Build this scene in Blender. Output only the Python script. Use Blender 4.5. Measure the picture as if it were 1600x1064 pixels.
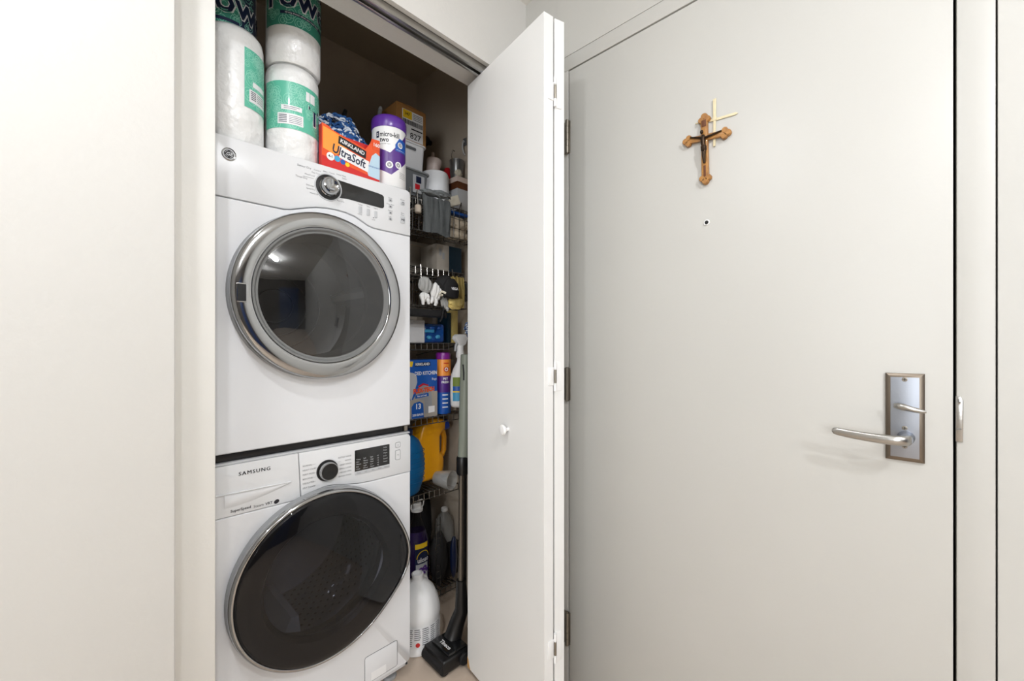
import bpy, bmesh, math, random
from mathutils import Vector, Matrix, noise
PI = math.pi
SC = bpy.context.scene
COL = SC.collection
for o in list(bpy.data.objects): bpy.data.objects.remove(o)

# ------------------------------------------------------------------ camera, world, lamps, exposure
cam_d = bpy.data.cameras.new('camera'); cam = bpy.data.objects.new('camera', cam_d); COL.objects.link(cam)
cam.location = (0, 0, 1.195); cam.rotation_euler = (math.radians(90), 0, math.radians(-46.07))
cam_d.sensor_width = 36; cam_d.lens = 654 / 1600 * 36; cam_d.shift_y = 5 / 1600; cam_d.clip_start = .02
SC.camera = cam
w = bpy.data.worlds.new('world'); SC.world = w; w.use_nodes = True
w.node_tree.nodes['Background'].inputs[0].default_value = (1, .98, .95, 1)
w.node_tree.nodes['Background'].inputs[1].default_value = .3
SC.view_settings.view_transform = 'Standard'; SC.view_settings.look = 'None'
SC.view_settings.gamma = 1; SC.view_settings.use_curve_mapping = False
SC.view_settings.exposure = 0.12
CEIL = 2.462
LAMPS = [(-.15, .41, 8.4), (.11, -.83, 36), (-1.35, -.6, 9), (-.45, -1.7, 50)]  # last two are added fill lamps, out of view
for i, (x, y, p) in enumerate(LAMPS):
    if p < 20: l = bpy.data.lights.new('downlight_lamp', 'AREA'); l.shape = 'DISK'; l.size = .09
    else: l = bpy.data.lights.new('globe_lamp', 'POINT'); l.shadow_soft_size = .045
    l.energy = p; l.color = (.93, .955, 1)
    o = bpy.data.objects.new('lamp', l); COL.objects.link(o); o.location = (x, y, CEIL - (.012 if p < 20 else .07))

l = bpy.data.lights.new('added_side_fill', 'AREA'); l.shape = 'RECTANGLE'; l.size = 1.2; l.size_y = 1.2; l.energy = 42; l.color = (.94, .97, 1)  # added fill lamp for the closet, posing as window light
o = bpy.data.objects.new('added_side_fill', l); COL.objects.link(o); o.location = (-2.57, -1.3, 1.45); o.rotation_euler = (math.radians(90), 0, math.radians(-90))

# ------------------------------------------------------------------ helpers
def lin(c):
    return tuple(((v / 255) / 12.92 if v / 255 <= .04045 else ((v / 255 + .055) / 1.055) ** 2.4) for v in c)
def mat(name, rgb, rough=.5, metal=0, bump=0, bscale=60, bdist=.002, var=0, vscale=8, coat=0, trans=0, alpha=1, aniso=0, emit=0, spec=None, rgb2=None, ior=None):
    m = bpy.data.materials.new(name); m.use_nodes = True; nt = m.node_tree; b = nt.nodes['Principled BSDF']
    c = lin(rgb); b.inputs['Base Color'].default_value = (*c, 1)
    b.inputs['Roughness'].default_value = rough; b.inputs['Metallic'].default_value = metal
    b.inputs['Coat Weight'].default_value = coat; b.inputs['Transmission Weight'].default_value = trans
    b.inputs['Alpha'].default_value = alpha
    if ior: b.inputs['IOR'].default_value = ior
    if spec is not None: b.inputs['Specular IOR Level'].default_value = spec
    if emit:
        b.inputs['Emission Color'].default_value = (*c, 1); b.inputs['Emission Strength'].default_value = emit
    tc = nt.nodes.new('ShaderNodeTexCoord')
    n = nt.nodes.new('ShaderNodeTexNoise'); n.inputs['Scale'].default_value = vscale; n.inputs['Detail'].default_value = 5
    nt.links.new(tc.outputs['Object'], n.inputs['Vector'])
    mx = nt.nodes.new('ShaderNodeMix'); mx.data_type = 'RGBA'
    v = var if var else .02
    c2 = lin(rgb2) if rgb2 else tuple(x * (1 - 2 * v) for x in c)
    mx.inputs[6].default_value = (*(c if rgb2 else tuple(min(1, x * (1 + v)) for x in c)), 1); mx.inputs[7].default_value = (*c2, 1)
    nt.links.new(n.outputs['Fac'], mx.inputs[0]); nt.links.new(mx.outputs[2], b.inputs['Base Color'])
    if bump:
        n2 = nt.nodes.new('ShaderNodeTexNoise'); n2.inputs['Scale'].default_value = bscale; n2.inputs['Detail'].default_value = 3
        nt.links.new(tc.outputs['Object'], n2.inputs['Vector'])
        bp = nt.nodes.new('ShaderNodeBump'); bp.inputs['Strength'].default_value = bump; bp.inputs['Distance'].default_value = bdist
        nt.links.new(n2.outputs['Fac'], bp.inputs['Height']); nt.links.new(bp.outputs[0], b.inputs['Normal'])
    return m
def tint_glass(name, rgb, ior=1.5, rough=0.02, base=.04):
    m = bpy.data.materials.new(name); m.use_nodes = True; nt = m.node_tree; nt.nodes.clear()
    out = nt.nodes.new('ShaderNodeOutputMaterial'); t = nt.nodes.new('ShaderNodeBsdfTransparent'); t.inputs[0].default_value = (*rgb, 1)
    g = nt.nodes.new('ShaderNodeBsdfGlossy'); g.inputs['Roughness'].default_value = rough; g.inputs[0].default_value = (1, 1, 1, 1)
    f = nt.nodes.new('ShaderNodeFresnel'); ge = nt.nodes.new('ShaderNodeNewGeometry'); mi_ = nt.nodes.new('ShaderNodeMix')
    mi_.inputs[2].default_value = ior; mi_.inputs[3].default_value = 1 / ior; nt.links.new(ge.outputs['Backfacing'], mi_.inputs[0]); nt.links.new(mi_.outputs[0], f.inputs[0])
    mx = nt.nodes.new('ShaderNodeMixShader'); nt.links.new(f.outputs[0], mx.inputs[0]); nt.links.new(t.outputs[0], mx.inputs[1]); nt.links.new(g.outputs[0], mx.inputs[2])
    nt.links.new(mx.outputs[0], out.inputs[0]); return m

def Tr(x, y, z): return Matrix.Translation((x, y, z))
def Rz(a): return Matrix.Rotation(math.radians(a), 4, 'Z')
def Rx(a): return Matrix.Rotation(math.radians(a), 4, 'X')
def Ry(a): return Matrix.Rotation(math.radians(a), 4, 'Y')

class MB:
    def __init__(s, T=None): s.bm = bmesh.new(); s.T = T or Matrix()
    def add(s, vs, fs):
        bv = [s.bm.verts.new(s.T @ Vector(v)) for v in vs]
        for f in fs:
            try: s.bm.faces.new([bv[i] for i in f])
            except ValueError: pass
        return bv
    def merge(s, b2):
        idx = {v: i for i, v in enumerate(b2.verts)}
        s.add([v.co.copy() for v in b2.verts], [[idx[v] for v in f.verts] for f in b2.faces]); b2.free()
    def box(s, x0, x1, y0, y1, z0, z1, bev=0, seg=2):
        b = bmesh.new(); bmesh.ops.create_cube(b, size=1)
        for v in b.verts: v.co = Vector(((x0 + x1) / 2 + v.co.x * (x1 - x0), (y0 + y1) / 2 + v.co.y * (y1 - y0), (z0 + z1) / 2 + v.co.z * (z1 - z0)))
        if bev: bmesh.ops.bevel(b, geom=list(b.edges), offset=bev, segments=seg, profile=.5, affect='EDGES')
        s.merge(b); return s
    def lathe(s, prof, c=(0, 0, 0), n=32, axis='Z', R=None, cap=True):
        # prof: list of (radius, height); axis 'Z' up, 'Y' height runs along +y
        vs = []; fs = []
        for r, h in prof:
            for k in range(n):
                a = 2 * PI * k / n; q = R(a) if R else 1
                x, y = r * q * math.cos(a), r * q * math.sin(a)
                vs.append((c[0] + x, c[1] + y, c[2] + h) if axis == 'Z' else (c[0] + x, c[1] + h, c[2] + y))
        for i in range(len(prof) - 1):
            for k in range(n):
                q = [i * n + k, i * n + (k + 1) % n, (i + 1) * n + (k + 1) % n, (i + 1) * n + k]
                fs.append(q if axis == 'Z' else q[::-1])
        if cap:
            fs.append(list(range(n))[::-1]); fs.append([(len(prof) - 1) * n + k for k in range(n)])
        s.add(vs, fs); return s
    def cyl(s, c, r, h, n=24, axis='Z', bev=0):
        p = [(r - bev, 0), (r, bev), (r, h - bev), (r - bev, h)] if bev else [(r, 0), (r, h)]
        return s.lathe(p, c, n, axis)
    def tube(s, pts, r, n=8, cap=True):
        pts = [Vector(p) for p in pts]; vs = []; fs = []; m = len(pts)
        rr = r if isinstance(r, (list, tuple)) else [r] * m
        up = None
        for i, p in enumerate(pts):
            d = (pts[min(i + 1, m - 1)] - pts[max(i - 1, 0)]).normalized()
            if up is None: up = Vector((0, 0, 1)) if abs(d.z) < .9 else Vector((1, 0, 0))
            a = d.cross(up).normalized(); up = a.cross(d).normalized()
            for k in range(n):
                t = 2 * PI * k / n; vs.append(p + (a * math.cos(t) + up * math.sin(t)) * rr[i])
        for i in range(m - 1):
            for k in range(n): fs.append([i * n + k, i * n + (k + 1) % n, (i + 1) * n + (k + 1) % n, (i + 1) * n + k])
        if cap: fs.append(list(range(n))[::-1]); fs.append([(m - 1) * n + k for k in range(n)])
        s.add(vs, fs); return s
    def prism(s, pts, y0, y1, bev=0):
        # outline in x,z; extruded along y (front y0)
        n = len(pts); b = bmesh.new()
        f = [b.verts.new((p[0], y0, p[1])) for p in pts]; k = [b.verts.new((p[0], y1, p[1])) for p in pts]
        ff = b.faces.new(f); b.faces.new(k[::-1])
        for i in range(n): b.faces.new([f[(i + 1) % n], f[i], k[i], k[(i + 1) % n]])
        bmesh.ops.recalc_face_normals(b, faces=list(b.faces))
        if bev: bmesh.ops.bevel(b, geom=list(ff.edges), offset=bev, segments=2, profile=.5, affect='EDGES')
        s.merge(b); return s
    def blob(s, c, r, amp=.15, sc=3, seed=0, sub=3, T=None):
        b = bmesh.new(); bmesh.ops.create_icosphere(b, subdivisions=sub, radius=1)
        for v in b.verts:
            d = v.co.normalized(); q = 1 + amp * noise.noise(d * sc + Vector((seed * 7.1, seed * 3.3, seed)))
            p = Vector((d.x * r[0] * q, d.y * r[1] * q, d.z * r[2] * q))
            if T: p = T @ p
            v.co = p + Vector(c)
        s.merge(b); return s
    def text(s, txt, x, z, size, y=0, bold=0, ax='c', mapf=None, sx=1, rot=0, shear=0, sp=1.0):
        cu = bpy.data.curves.new('t', 'FONT'); cu.body = txt; cu.size = size; cu.offset = bold; cu.resolution_u = 2; cu.space_character = sp; cu.shear = shear
        cu.align_x = {'c': 'CENTER', 'l': 'LEFT', 'r': 'RIGHT'}[ax]; cu.align_y = 'CENTER'
        o = bpy.data.objects.new('t', cu); me = o.to_mesh()
        ca, sa = math.cos(math.radians(rot)), math.sin(math.radians(rot)); vs = []
        for v in me.vertices:
            a, b_ = v.co.x * sx, v.co.y; a, b_ = a * ca - b_ * sa, a * sa + b_ * ca
            vs.append(mapf(x + a, z + b_) if mapf else (x + a, y, z + b_))
        s.add(vs, [list(p.vertices) for p in me.polygons])
        o.to_mesh_clear(); bpy.data.objects.remove(o); bpy.data.curves.remove(cu); return s
    def grid(s, f, u0, u1, v0, v1, nu=8, nv=1):
        vs = [f(u0 + (u1 - u0) * i / nu, v0 + (v1 - v0) * j / nv) for j in range(nv + 1) for i in range(nu + 1)]
        fs = [[j * (nu + 1) + i, j * (nu + 1) + i + 1, (j + 1) * (nu + 1) + i + 1, (j + 1) * (nu + 1) + i] for j in range(nv) for i in range(nu)]
        s.add(vs, fs); return s
    def build(s, name, m, parent=None, world=True, smooth=40, solid=0):
        if parent is not None and world:
            s.bm.transform(FR[parent.name].inverted())
        if solid:
            bmesh.ops.solidify(s.bm, geom=list(s.bm.faces), thickness=solid)
        s.bm.normal_update()
        for f in s.bm.faces: f.smooth = True
        ca = math.radians(smooth)
        for e in s.bm.edges:
            if len(e.link_faces) == 2 and e.calc_face_angle(0) > ca: e.smooth = False
        me = bpy.data.meshes.new(name); s.bm.to_mesh(me); s.bm.free()
        me.materials.append(m)
        o = bpy.data.objects.new(name, me); COL.objects.link(o)
        if parent is not None: o.parent = parent; FR[o.name] = FR[parent.name]
        else: FR[o.name] = Matrix()
        return o
FR = {}
def tag(o, label, cat, group=None):
    o['label'] = label; o['category'] = cat
    if group: o['group'] = group
    return o
def thing(name, label, cat, loc=(0, 0, 0), rz=0, group=None):
    o = bpy.data.objects.new(name, None); COL.objects.link(o); o.empty_display_size = .05
    o.location = loc; o.rotation_euler = (0, 0, math.radians(rz)); FR[o.name] = Tr(*loc) @ Rz(rz)
    return tag(o, label, cat, group)
def struct(name, mb, m, parent=None):
    o = mb.build(name, m, parent)
    if parent is None: o['kind'] = 'structure'
    return o
def cylmap(cx, cy, r, a0, z0=0):
    # (u, v) in metres wrapped on a vertical cylinder; a0 = angle (deg) of u=0 measured from -y towards +x
    def f(u, v):
        a = math.radians(a0) + u / r
        return (cx + r * math.sin(a), cy - r * math.cos(a), z0 + v)
    return f
def rrect(x0, x1, z0, z1, r, n=5):
    p = []
    for cx, cz, a in ((x1 - r, z1 - r, 0), (x0 + r, z1 - r, 90), (x0 + r, z0 + r, 180), (x1 - r, z0 + r, 270)):
        for k in range(n + 1):
            t = math.radians(a + 90 * k / n); p.append((cx + r * math.cos(t), cz + r * math.sin(t)))
    return p
def plate_hole(mb, outline, c, r, y0, y1, n=72):
    # panel with a round hole, front at y0 and back at y1
    cx, cz = c; angs = [2 * PI * k / n for k in range(n)] + [math.atan2(p[1] - cz, p[0] - cx) % (2 * PI) for p in outline]
    angs = sorted(set(round(a, 5) for a in angs)); outer = []; m = len(outline)
    for a in angs:
        dx, dz = math.cos(a), math.sin(a); best = None
        for i in range(m):
            x1, z1 = outline[i]; x2, z2 = outline[(i + 1) % m]; ex, ez = x2 - x1, z2 - z1
            den = dx * ez - dz * ex
            if abs(den) < 1e-12: continue
            t = ((x1 - cx) * ez - (z1 - cz) * ex) / den; u = ((x1 - cx) * dz - (z1 - cz) * dx) / den
            if t > 0 and -1e-4 <= u <= 1 + 1e-4 and (best is None or t < best): best = t
        outer.append((cx + dx * best, cz + dz * best))
    N = len(angs); e = .003
    rings = [[(cx + r * math.cos(a), y1, cz + r * math.sin(a)) for a in angs],
             [(cx + r * math.cos(a), y0, cz + r * math.sin(a)) for a in angs],
             [(o[0] - (e if o[0] > cx else -e) * (abs(o[0] - cx) > .2), y0, o[1] - (e if o[1] > cz else -e)) for o in outer],
             [(o[0], y0 + e, o[1]) for o in outer], [(o[0], y1, o[1]) for o in outer]]
    vs = [v for rg in rings for v in rg]
    fs = [[i * N + k, (i + 1) * N + k, (i + 1) * N + (k + 1) % N, i * N + (k + 1) % N] for i in range(4) for k in range(N)]
    mb.add(vs, fs); return mb

# ------------------------------------------------------------------ materials
M = {}
M['wall'] = mat('wall_paint', (207, 205, 200), .55, bump=.35, bscale=90, var=.012, vscale=3)
M['door'] = mat('door_paint', (194, 193, 188), .42, bump=.12, bscale=70, var=.015, vscale=4)
M['fold'] = mat('fold_door_paint', (234, 234, 232), .4, bump=.08, bscale=40, var=.015, vscale=4)
M['closet'] = mat('closet_dimmed_paint', (194, 182, 166), .75, bump=.2, bscale=80, var=.06, vscale=5)  # room white darkened; the closet's dimness is put into this colour
M['closetc'] = mat('closet_ceiling_dimmed_paint', (165, 152, 132), .8, bump=.2, bscale=80)  # darker still, closet ceiling shade painted in
M['ceil'] = mat('ceiling_paint', (235, 233, 228), .7, bump=.2, bscale=90)
M['floor'] = mat('floor_tile', (206, 188, 170), .45, bump=.05, var=.06, vscale=14)
M['dark'] = mat('dark_gap', (14, 13, 12), .8)
M['app'] = mat('white_enamel', (224, 225, 227), .22, coat=.3)
M['app2'] = mat('white_enamel_control', (222, 223, 224), .28, coat=.2)
M['grey'] = mat('grey_plastic', (150, 152, 154), .45)
M['lgrey'] = mat('light_grey_plastic', (190, 192, 194), .4)
M['bezel'] = mat('bezel_grey', (112, 113, 112), .3, coat=.3)
M['taupe'] = mat('dimmed_back_wall', (74, 68, 62), .7, bump=.2)  # room darkness put into this colour, for chrome and glass reflections
M['navyp'] = mat('navy_reflection_paint', (18, 46, 92), .4)
M['jamb'] = mat('jamb_paint', (240, 238, 232), .45, bump=.25, bscale=90)
M['print'] = mat('grey_print', (95, 97, 100), .6)
M['chrome'] = mat('chrome', (176, 177, 178), .08, metal=1, var=.03)
M['brush'] = mat('brushed_metal', (176, 174, 170), .28, metal=1, bump=.1, bscale=200)
M['nickel'] = mat('satin_nickel', (160, 165, 174), .46, metal=1, bump=.08, bscale=300)
M['nickeld'] = mat('worn_bronze_edge', (128, 118, 106), .38, metal=1)
M['steel'] = mat('steel_hinge', (150, 144, 134), .35, metal=1)
M['black'] = mat('black_plastic', (16, 16, 17), .35)
M['blackm'] = mat('black_matte', (20, 19, 20), .75, bump=.4, bscale=40)
M['disp'] = mat('display_black', (22, 23, 24), .18, coat=.3)
M['drum'] = mat('drum_steel', (150, 152, 154), .35, metal=.7)
M['drumd'] = mat('drum_holes', (25, 26, 28), .6)
M['white'] = mat('white_plastic', (240, 240, 239), .35)
M['whitet'] = mat('translucent_white_plastic', (226, 226, 224), .35, trans=.15)
M['paper'] = mat('paper_towel', (238, 237, 234), .8, bump=.8, bscale=220)
M['wrap'] = mat('clear_wrap', (240, 240, 238), .33, bump=1.0, bscale=26, bdist=.008, coat=.3)
M['teal'] = mat('teal_print', (96, 190, 162), .35, coat=.3)
M['tealn'] = mat('dark_green_print', (62, 146, 124), .35, coat=.3)
M['teall'] = mat('pale_teal_print', (150, 218, 196), .4)
M['navy'] = mat('navy_print', (22, 34, 66), .35, coat=.3)
M['wlabel'] = mat('white_print', (238, 238, 238), .45)
M['ink'] = mat('black_ink', (24, 24, 30), .5)
M['orange'] = mat('orange_print', (236, 98, 36), .4, coat=.3, rgb2=(222, 58, 24), vscale=16)
M['orangel'] = mat('light_orange_print', (250, 158, 62), .4, coat=.3)
M['redp'] = mat('red_print', (206, 34, 32), .4, coat=.2)
M['purple'] = mat('purple_plastic', (92, 48, 150), .3, coat=.3)
M['purplel'] = mat('purple_print', (84, 42, 132), .35, coat=.3)
M['bluep'] = mat('blue_print', (24, 88, 176), .35, coat=.3)
M['cyan'] = mat('cyan_print', (70, 160, 205), .4)
M['yellow'] = mat('yellow_print', (246, 204, 40), .4)
M['card'] = mat('corrugated_cardboard', (166, 118, 62), .8, bump=.2, bscale=120, var=.06)
M['bin'] = mat('white_bin_plastic', (226, 227, 228), .4)
M['greybin'] = mat('grey_bin_plastic', (128, 132, 134), .35, trans=.25)
M['grim'] = mat('grey_bin_rim', (142, 145, 146), .35)
M['mblue'] = mat('blue_chenille', (58, 122, 190), .8, bump=.5, bscale=80, rgb2=(20, 50, 110), vscale=40)
M['mwhite'] = mat('white_chenille', (226, 234, 244), .8, bump=.5, bscale=80)
M['wire'] = mat('black_coated_wire', (40, 39, 37), .22, coat=.6)
M['wirel'] = mat('highlight_wire_rail', (120, 117, 112), .22, metal=.8)  # black wire lightened, its highlights put into the colour
M['gcloth'] = mat('grey_cloth', (112, 116, 116), .9, bump=.6, bscale=120, var=.1, vscale=20)
M['tcloth'] = mat('tan_towel', (214, 200, 178), .95, bump=.8, bscale=90, var=.15, vscale=25)
M['glove'] = mat('grey_knit', (165, 165, 162), .9, bump=.6, bscale=160)
M['glovew'] = mat('white_knit', (226, 225, 222), .85, bump=.4, bscale=160)
M['ycloth'] = mat('yellow_cloth', (210, 180, 92), .8, bump=.6, bscale=50, rgb2=(236, 220, 150), vscale=14)
M['dteal'] = mat('dark_teal_card', (10, 44, 62), .5)
M['gbox'] = mat('grey_card', (168, 160, 148), .7)
M['bbag'] = mat('blue_plastic_bag', (20, 92, 170), .25, coat=.5, bump=.6, bscale=25, rgb2=(10, 40, 110), vscale=30)
M['bjug'] = mat('blue_jug_plastic', (14, 96, 150), .35)
M['yjug'] = mat('amber_jug_plastic', (255, 176, 18), .33, coat=.2)
M['bluecap'] = mat('blue_cap', (24, 60, 160), .3, coat=.4)
M['clear'] = tint_glass('clear_plastic', (.86, .85, .84), 1.25, .08)
M['smokeplastic'] = mat('milky_plastic', (196, 196, 192), .3, trans=.4, alpha=.6)
M['lilac'] = mat('purple_liquid', (36, 22, 66), .2, coat=.5)
M['sage'] = mat('sage_tube', (134, 140, 128), .4)
M['tube'] = mat('aluminium_tube', (120, 113, 104), .35, metal=.8)
M['wood'] = mat('olive_wood', (206, 150, 76), .4, coat=.3, rgb2=(96, 50, 20), vscale=62)
M['wooddark'] = mat('dark_olive_wood', (98, 54, 24), .5, var=.1, vscale=40)
M['fig'] = mat('bronze_figure', (54, 40, 28), .38, metal=.8)
M['palm'] = mat('dried_palm', (226, 214, 178), .7, bump=.3, bscale=300, var=.08, vscale=50)
M['pink'] = mat('pink_white_plastic', (226, 208, 198), .45)
M['red'] = mat('red_plastic', (206, 26, 40), .4)
M['pot'] = mat('grey_steel_pot', (130, 130, 130), .3, metal=.7)
M['foam'] = mat('cream_foam', (220, 214, 196), .9, bump=.3)
M['beige'] = mat('beige_card', (188, 176, 160), .8, bump=.3, var=.1)
M['chip'] = mat('bare_fibreboard', (196, 150, 92), .9, var=.1, vscale=30)
M['green'] = mat('green_print', (120, 140, 50), .5)
M['skyp'] = mat('pale_blue_print', (190, 216, 232), .5)
M['glassd'] = tint_glass('dryer_glass', (.36, .36, .355), 1.75, .02)
M['glassw'] = tint_glass('washer_glass', (.40, .41, .46), 1.42, .02)
M['lamp'] = mat('lamp_diffuser', (255, 246, 230), .5, emit=6)

# ------------------------------------------------------------------ the setting
YC, YI, XW = 1.05, 1.195, 1.165     # closet wall front face, its back face, door wall face
YB, XR, CC = 1.95, 1.279, 2.60     # closet back wall, closet right wall, closet ceiling
JL = .2275                          # left jamb edge
SOF = 2.151                         # header soffit
XL, YR = -2.6, -3.4
m = MB(); m.box(XL, 1.6, YR, 2.1, -.08, 0); struct('floor', m, M['floor'])
m = MB(); m.box(XL, XW, YR, YC, CEIL, CEIL + .1); struct('ceiling', m, M['ceil'])
m = MB(); m.box(XL, .1333, YC, YI, 0, CEIL + .1, .003); struct('wall_left', m, M['wall'])
m = MB(); m.box(-.2, JL, YI, YI + .10, 0, CC, .004); struct('trim_1', m, M['jamb'])
m = MB(); m.box(.1334, XR + .1, YC, YI, SOF, CEIL + .1); m.box(1.125, XR + .1, YC, YI, 0, SOF); struct('wall_closet_front', m, M['wall'])
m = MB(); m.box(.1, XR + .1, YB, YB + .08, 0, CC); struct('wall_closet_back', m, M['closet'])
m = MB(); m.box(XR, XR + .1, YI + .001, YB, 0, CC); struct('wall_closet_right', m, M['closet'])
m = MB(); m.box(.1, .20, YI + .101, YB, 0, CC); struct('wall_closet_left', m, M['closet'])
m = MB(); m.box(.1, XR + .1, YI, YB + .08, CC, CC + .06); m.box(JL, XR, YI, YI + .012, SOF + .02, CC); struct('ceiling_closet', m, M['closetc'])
# door wall with frame; u = -Y
DY0, DY1, DZ = -.0525, .8508, 2.1255
g = .0045
m = MB(); m.box(XW, XW + .12, DY1 + .0545, YC, 0, CEIL + .1); m.box(XW, XW + .12, YR, DY0 - .0563, 0, CEIL + .1)
m.box(XW, XW + .12, DY0 - .055, DY1 + .055, DZ + .055, CEIL + .1); struct('wall_right', m, M['door'])
m = MB()
m.box(XW - .0008, XW + .11, DY1 + g, DY1 + .0535, 0, DZ + g, .0015); m.box(XW - .0008, XW + .11, DY0 - .0535, DY0 - g, 0, DZ + g, .0015)
m.box(XW - .0008, XW + .11, DY0 - .0535, DY1 + .0535, DZ + g, DZ + .0535, .0015); frame = struct('trim_2', m, M['door'])
m = MB(); m.box(XW + .05, XW + .09, DY0 - .02, DY1 + .02, 0, DZ + .02); struct('gap_shade_sheet', m, M['dark'])  # dark sheet behind the door, paints the shade seen in its gaps
door = MB(); door.box(XW, XW + .045, DY0, DY1, .008, DZ, .0015); door = struct('door_1', door, M['door'])
m = MB(); m.box(XL, XW + .12, YR - .1, YR, 0, CEIL + .1); struct('wall_back', m, M['taupe'])
m = MB(); m.box(-.1, .82, YR - .01, YR + .03, .0, 2.05, .004); struct('navy_reflection_panel', m, M['navyp'])  # invented navy panel, placed to show blue in the washer glass
m = MB(); m.box(XL - .1, XL, YR - .1, -1.9, 0, CEIL + .1); m.box(XL - .1, XL, -.7, YC + .15, 0, CEIL + .1); m.box(XL - .1, XL, -1.9, -.7, 0, .85); m.box(XL - .1, XL, -1.9, -.7, 2.05, CEIL + .1); struct('wall_far_left', m, M['wall'])
m = MB(); m.box(XL - .08, XL + .01, -1.9, -1.85, .85, 2.05); m.box(XL - .08, XL + .01, -.75, -.7, .85, 2.05); m.box(XL - .08, XL + .01, -1.85, -.75, .85, .90); m.box(XL - .08, XL + .01, -1.85, -.75, 2.0, 2.05); wf = struct('invented_fill_window', m, M['white'])  # invented window frame around the added fill lamp
m = MB(); m.box(XL - .05, XL - .045, -1.85, -.75, .90, 2.0); m.build('fill_window_pane', M['clear'], wf)
for i, (x, y, p) in enumerate(LAMPS):
    t = thing('ceiling_light', 'round recessed ceiling light, number %d out from the closet' % (i + 1), 'light', (x, y, CEIL - .004), group='recessed ceiling lights')
    t['label'] = ['round recessed ceiling light nearest the closet wall', 'round recessed ceiling light facing the entry door lock', 'added fill light, unseen, over the left side of the hall', 'added fill light, unseen, at the far back of the hall'][i]
    m = MB(); m.lathe([(.075, 0), (.074, -.004), (.062, -.004), (.060, .0035)], (x, y, CEIL), 32, cap=False); m.build('trim_ring', M['white'], t)
    m = MB(); m.lathe([(.058, 0), (.056, -.001)], (x, y, CEIL - .001), 24); m.build('diffuser', M['lamp'], t)

# header track
t = thing('bifold_track', 'slim aluminium bifold door track under the closet header', 'track', (.68, 1.085, SOF))
m = MB(); y0, y1 = 1.066, 1.100
m.box(.14, 1.12, y0, y0 + .003, SOF - .022, SOF, .0006); m.box(.14, 1.12, y1 - .003, y1, SOF - .022, SOF, .0006); m.box(.14, 1.12, y0, y1, SOF - .003, SOF, .0004)
m.box(.14, 1.12, y0, y0 + .011, SOF - .024, SOF - .021, .0006); m.box(.14, 1.12, y1 - .011, y1, SOF - .024, SOF - .021, .0006)
m.build('channel', M['brush'], t)
for x in (.42, .70, .98):
    m = MB(); m.lathe([(.004, 0), (.003, -.0015)], (x, 1.083, SOF - .003), 10); m.build('screw', M['steel'], t)

# bifold door
bf = thing('bifold_door', 'white folding closet door standing open beside the dryer', 'door', (.98, .95, .025))
BT = 2.128
def panel(A, d, L, th, name):
    n = Vector((d[1], -d[0])); Tm = Matrix(((d[0], n[0], 0, A[0]), (d[1], n[1], 0, A[1]), (0, 0, 1, 0), (0, 0, 0, 1)))
    m = MB(Tm); m.box(0, L, 0, th, .025, BT, .0012, 1)
    for f in m.bm.faces: pass
    bmesh.ops.recalc_face_normals(m.bm, faces=list(m.bm.faces))
    return m.build(name, M['fold'], bf), Tm
d1 = Vector((.0733, .419)).normalized(); d2 = Vector((.309, .951)).normalized()
p1, T1 = panel((.907, .749), d1, .425, .035, 'door_panel')
p2, T2 = panel((.9475, .7435), d2, .425, .034, 'door_panel')
kb = MB(T1 @ Tr(.173, 0, .927) ); kb.lathe([(.006, 0), (.006, -.010), (.0145, -.016), (.0165, -.021), (.014, -.026), (.006, -.028)], (0, 0, 0), 24, 'Y')
bmesh.ops.recalc_face_normals(kb.bm, faces=list(kb.bm.faces)); kb.build('knob', M['white'], p1)
ch = MB(T1); ch.prism([(.405, .0255), (.4255, .0255), (.4255, .062), (.418, .055), (.412, .036)], -.0008, .002); ch.build('chipped_edge', M['chip'], p1)
# hinges joining the two panel edges
e1 = Vector((.907, .749)) + Vector((d1.y, -d1.x)) * .035; e2 = Vector((.9475, .7435))
for zc in (1.913, 1.102, .327):
    cx, cy = (e1.x + e2.x) / 2, (e1.y + e2.y) / 2 - .001
    m = MB()
    for k, (a, b) in enumerate(((-.042, -.022), (-.021, .021), (.022, .042))):
        m.cyl((cx, cy - .003, zc + a), .0042 if k != 1 else .0036, b - a, 10)
    h = m.build('hinge', M['white'], p1 if True else bf)
    m = MB(T1); m.box(-.0022, .0005, .014, .0345, zc - .026, zc + .026, .0006); m.build('hinge_leaf', M['white'], bf)
    m = MB(T2); m.box(-.0022, .0005, .0005, .022, zc - .042, zc + .042, .0006); m.build('hinge_leaf', M['white'], bf)
    m = MB()
    m.cyl((cx, cy - .0035, zc - .019), .0039, .038, 10); m.build('hinge_pin', M['steel'], bf)

# ------------------------------------------------------------------ dryer
X0, X1, YF = .236, .8265, 1.30
dr = thing('dryer', 'white front loading clothes dryer with chrome door ring, stacked on the washer', 'dryer', (.53, 1.58, .904))
YM = 1.90
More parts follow.
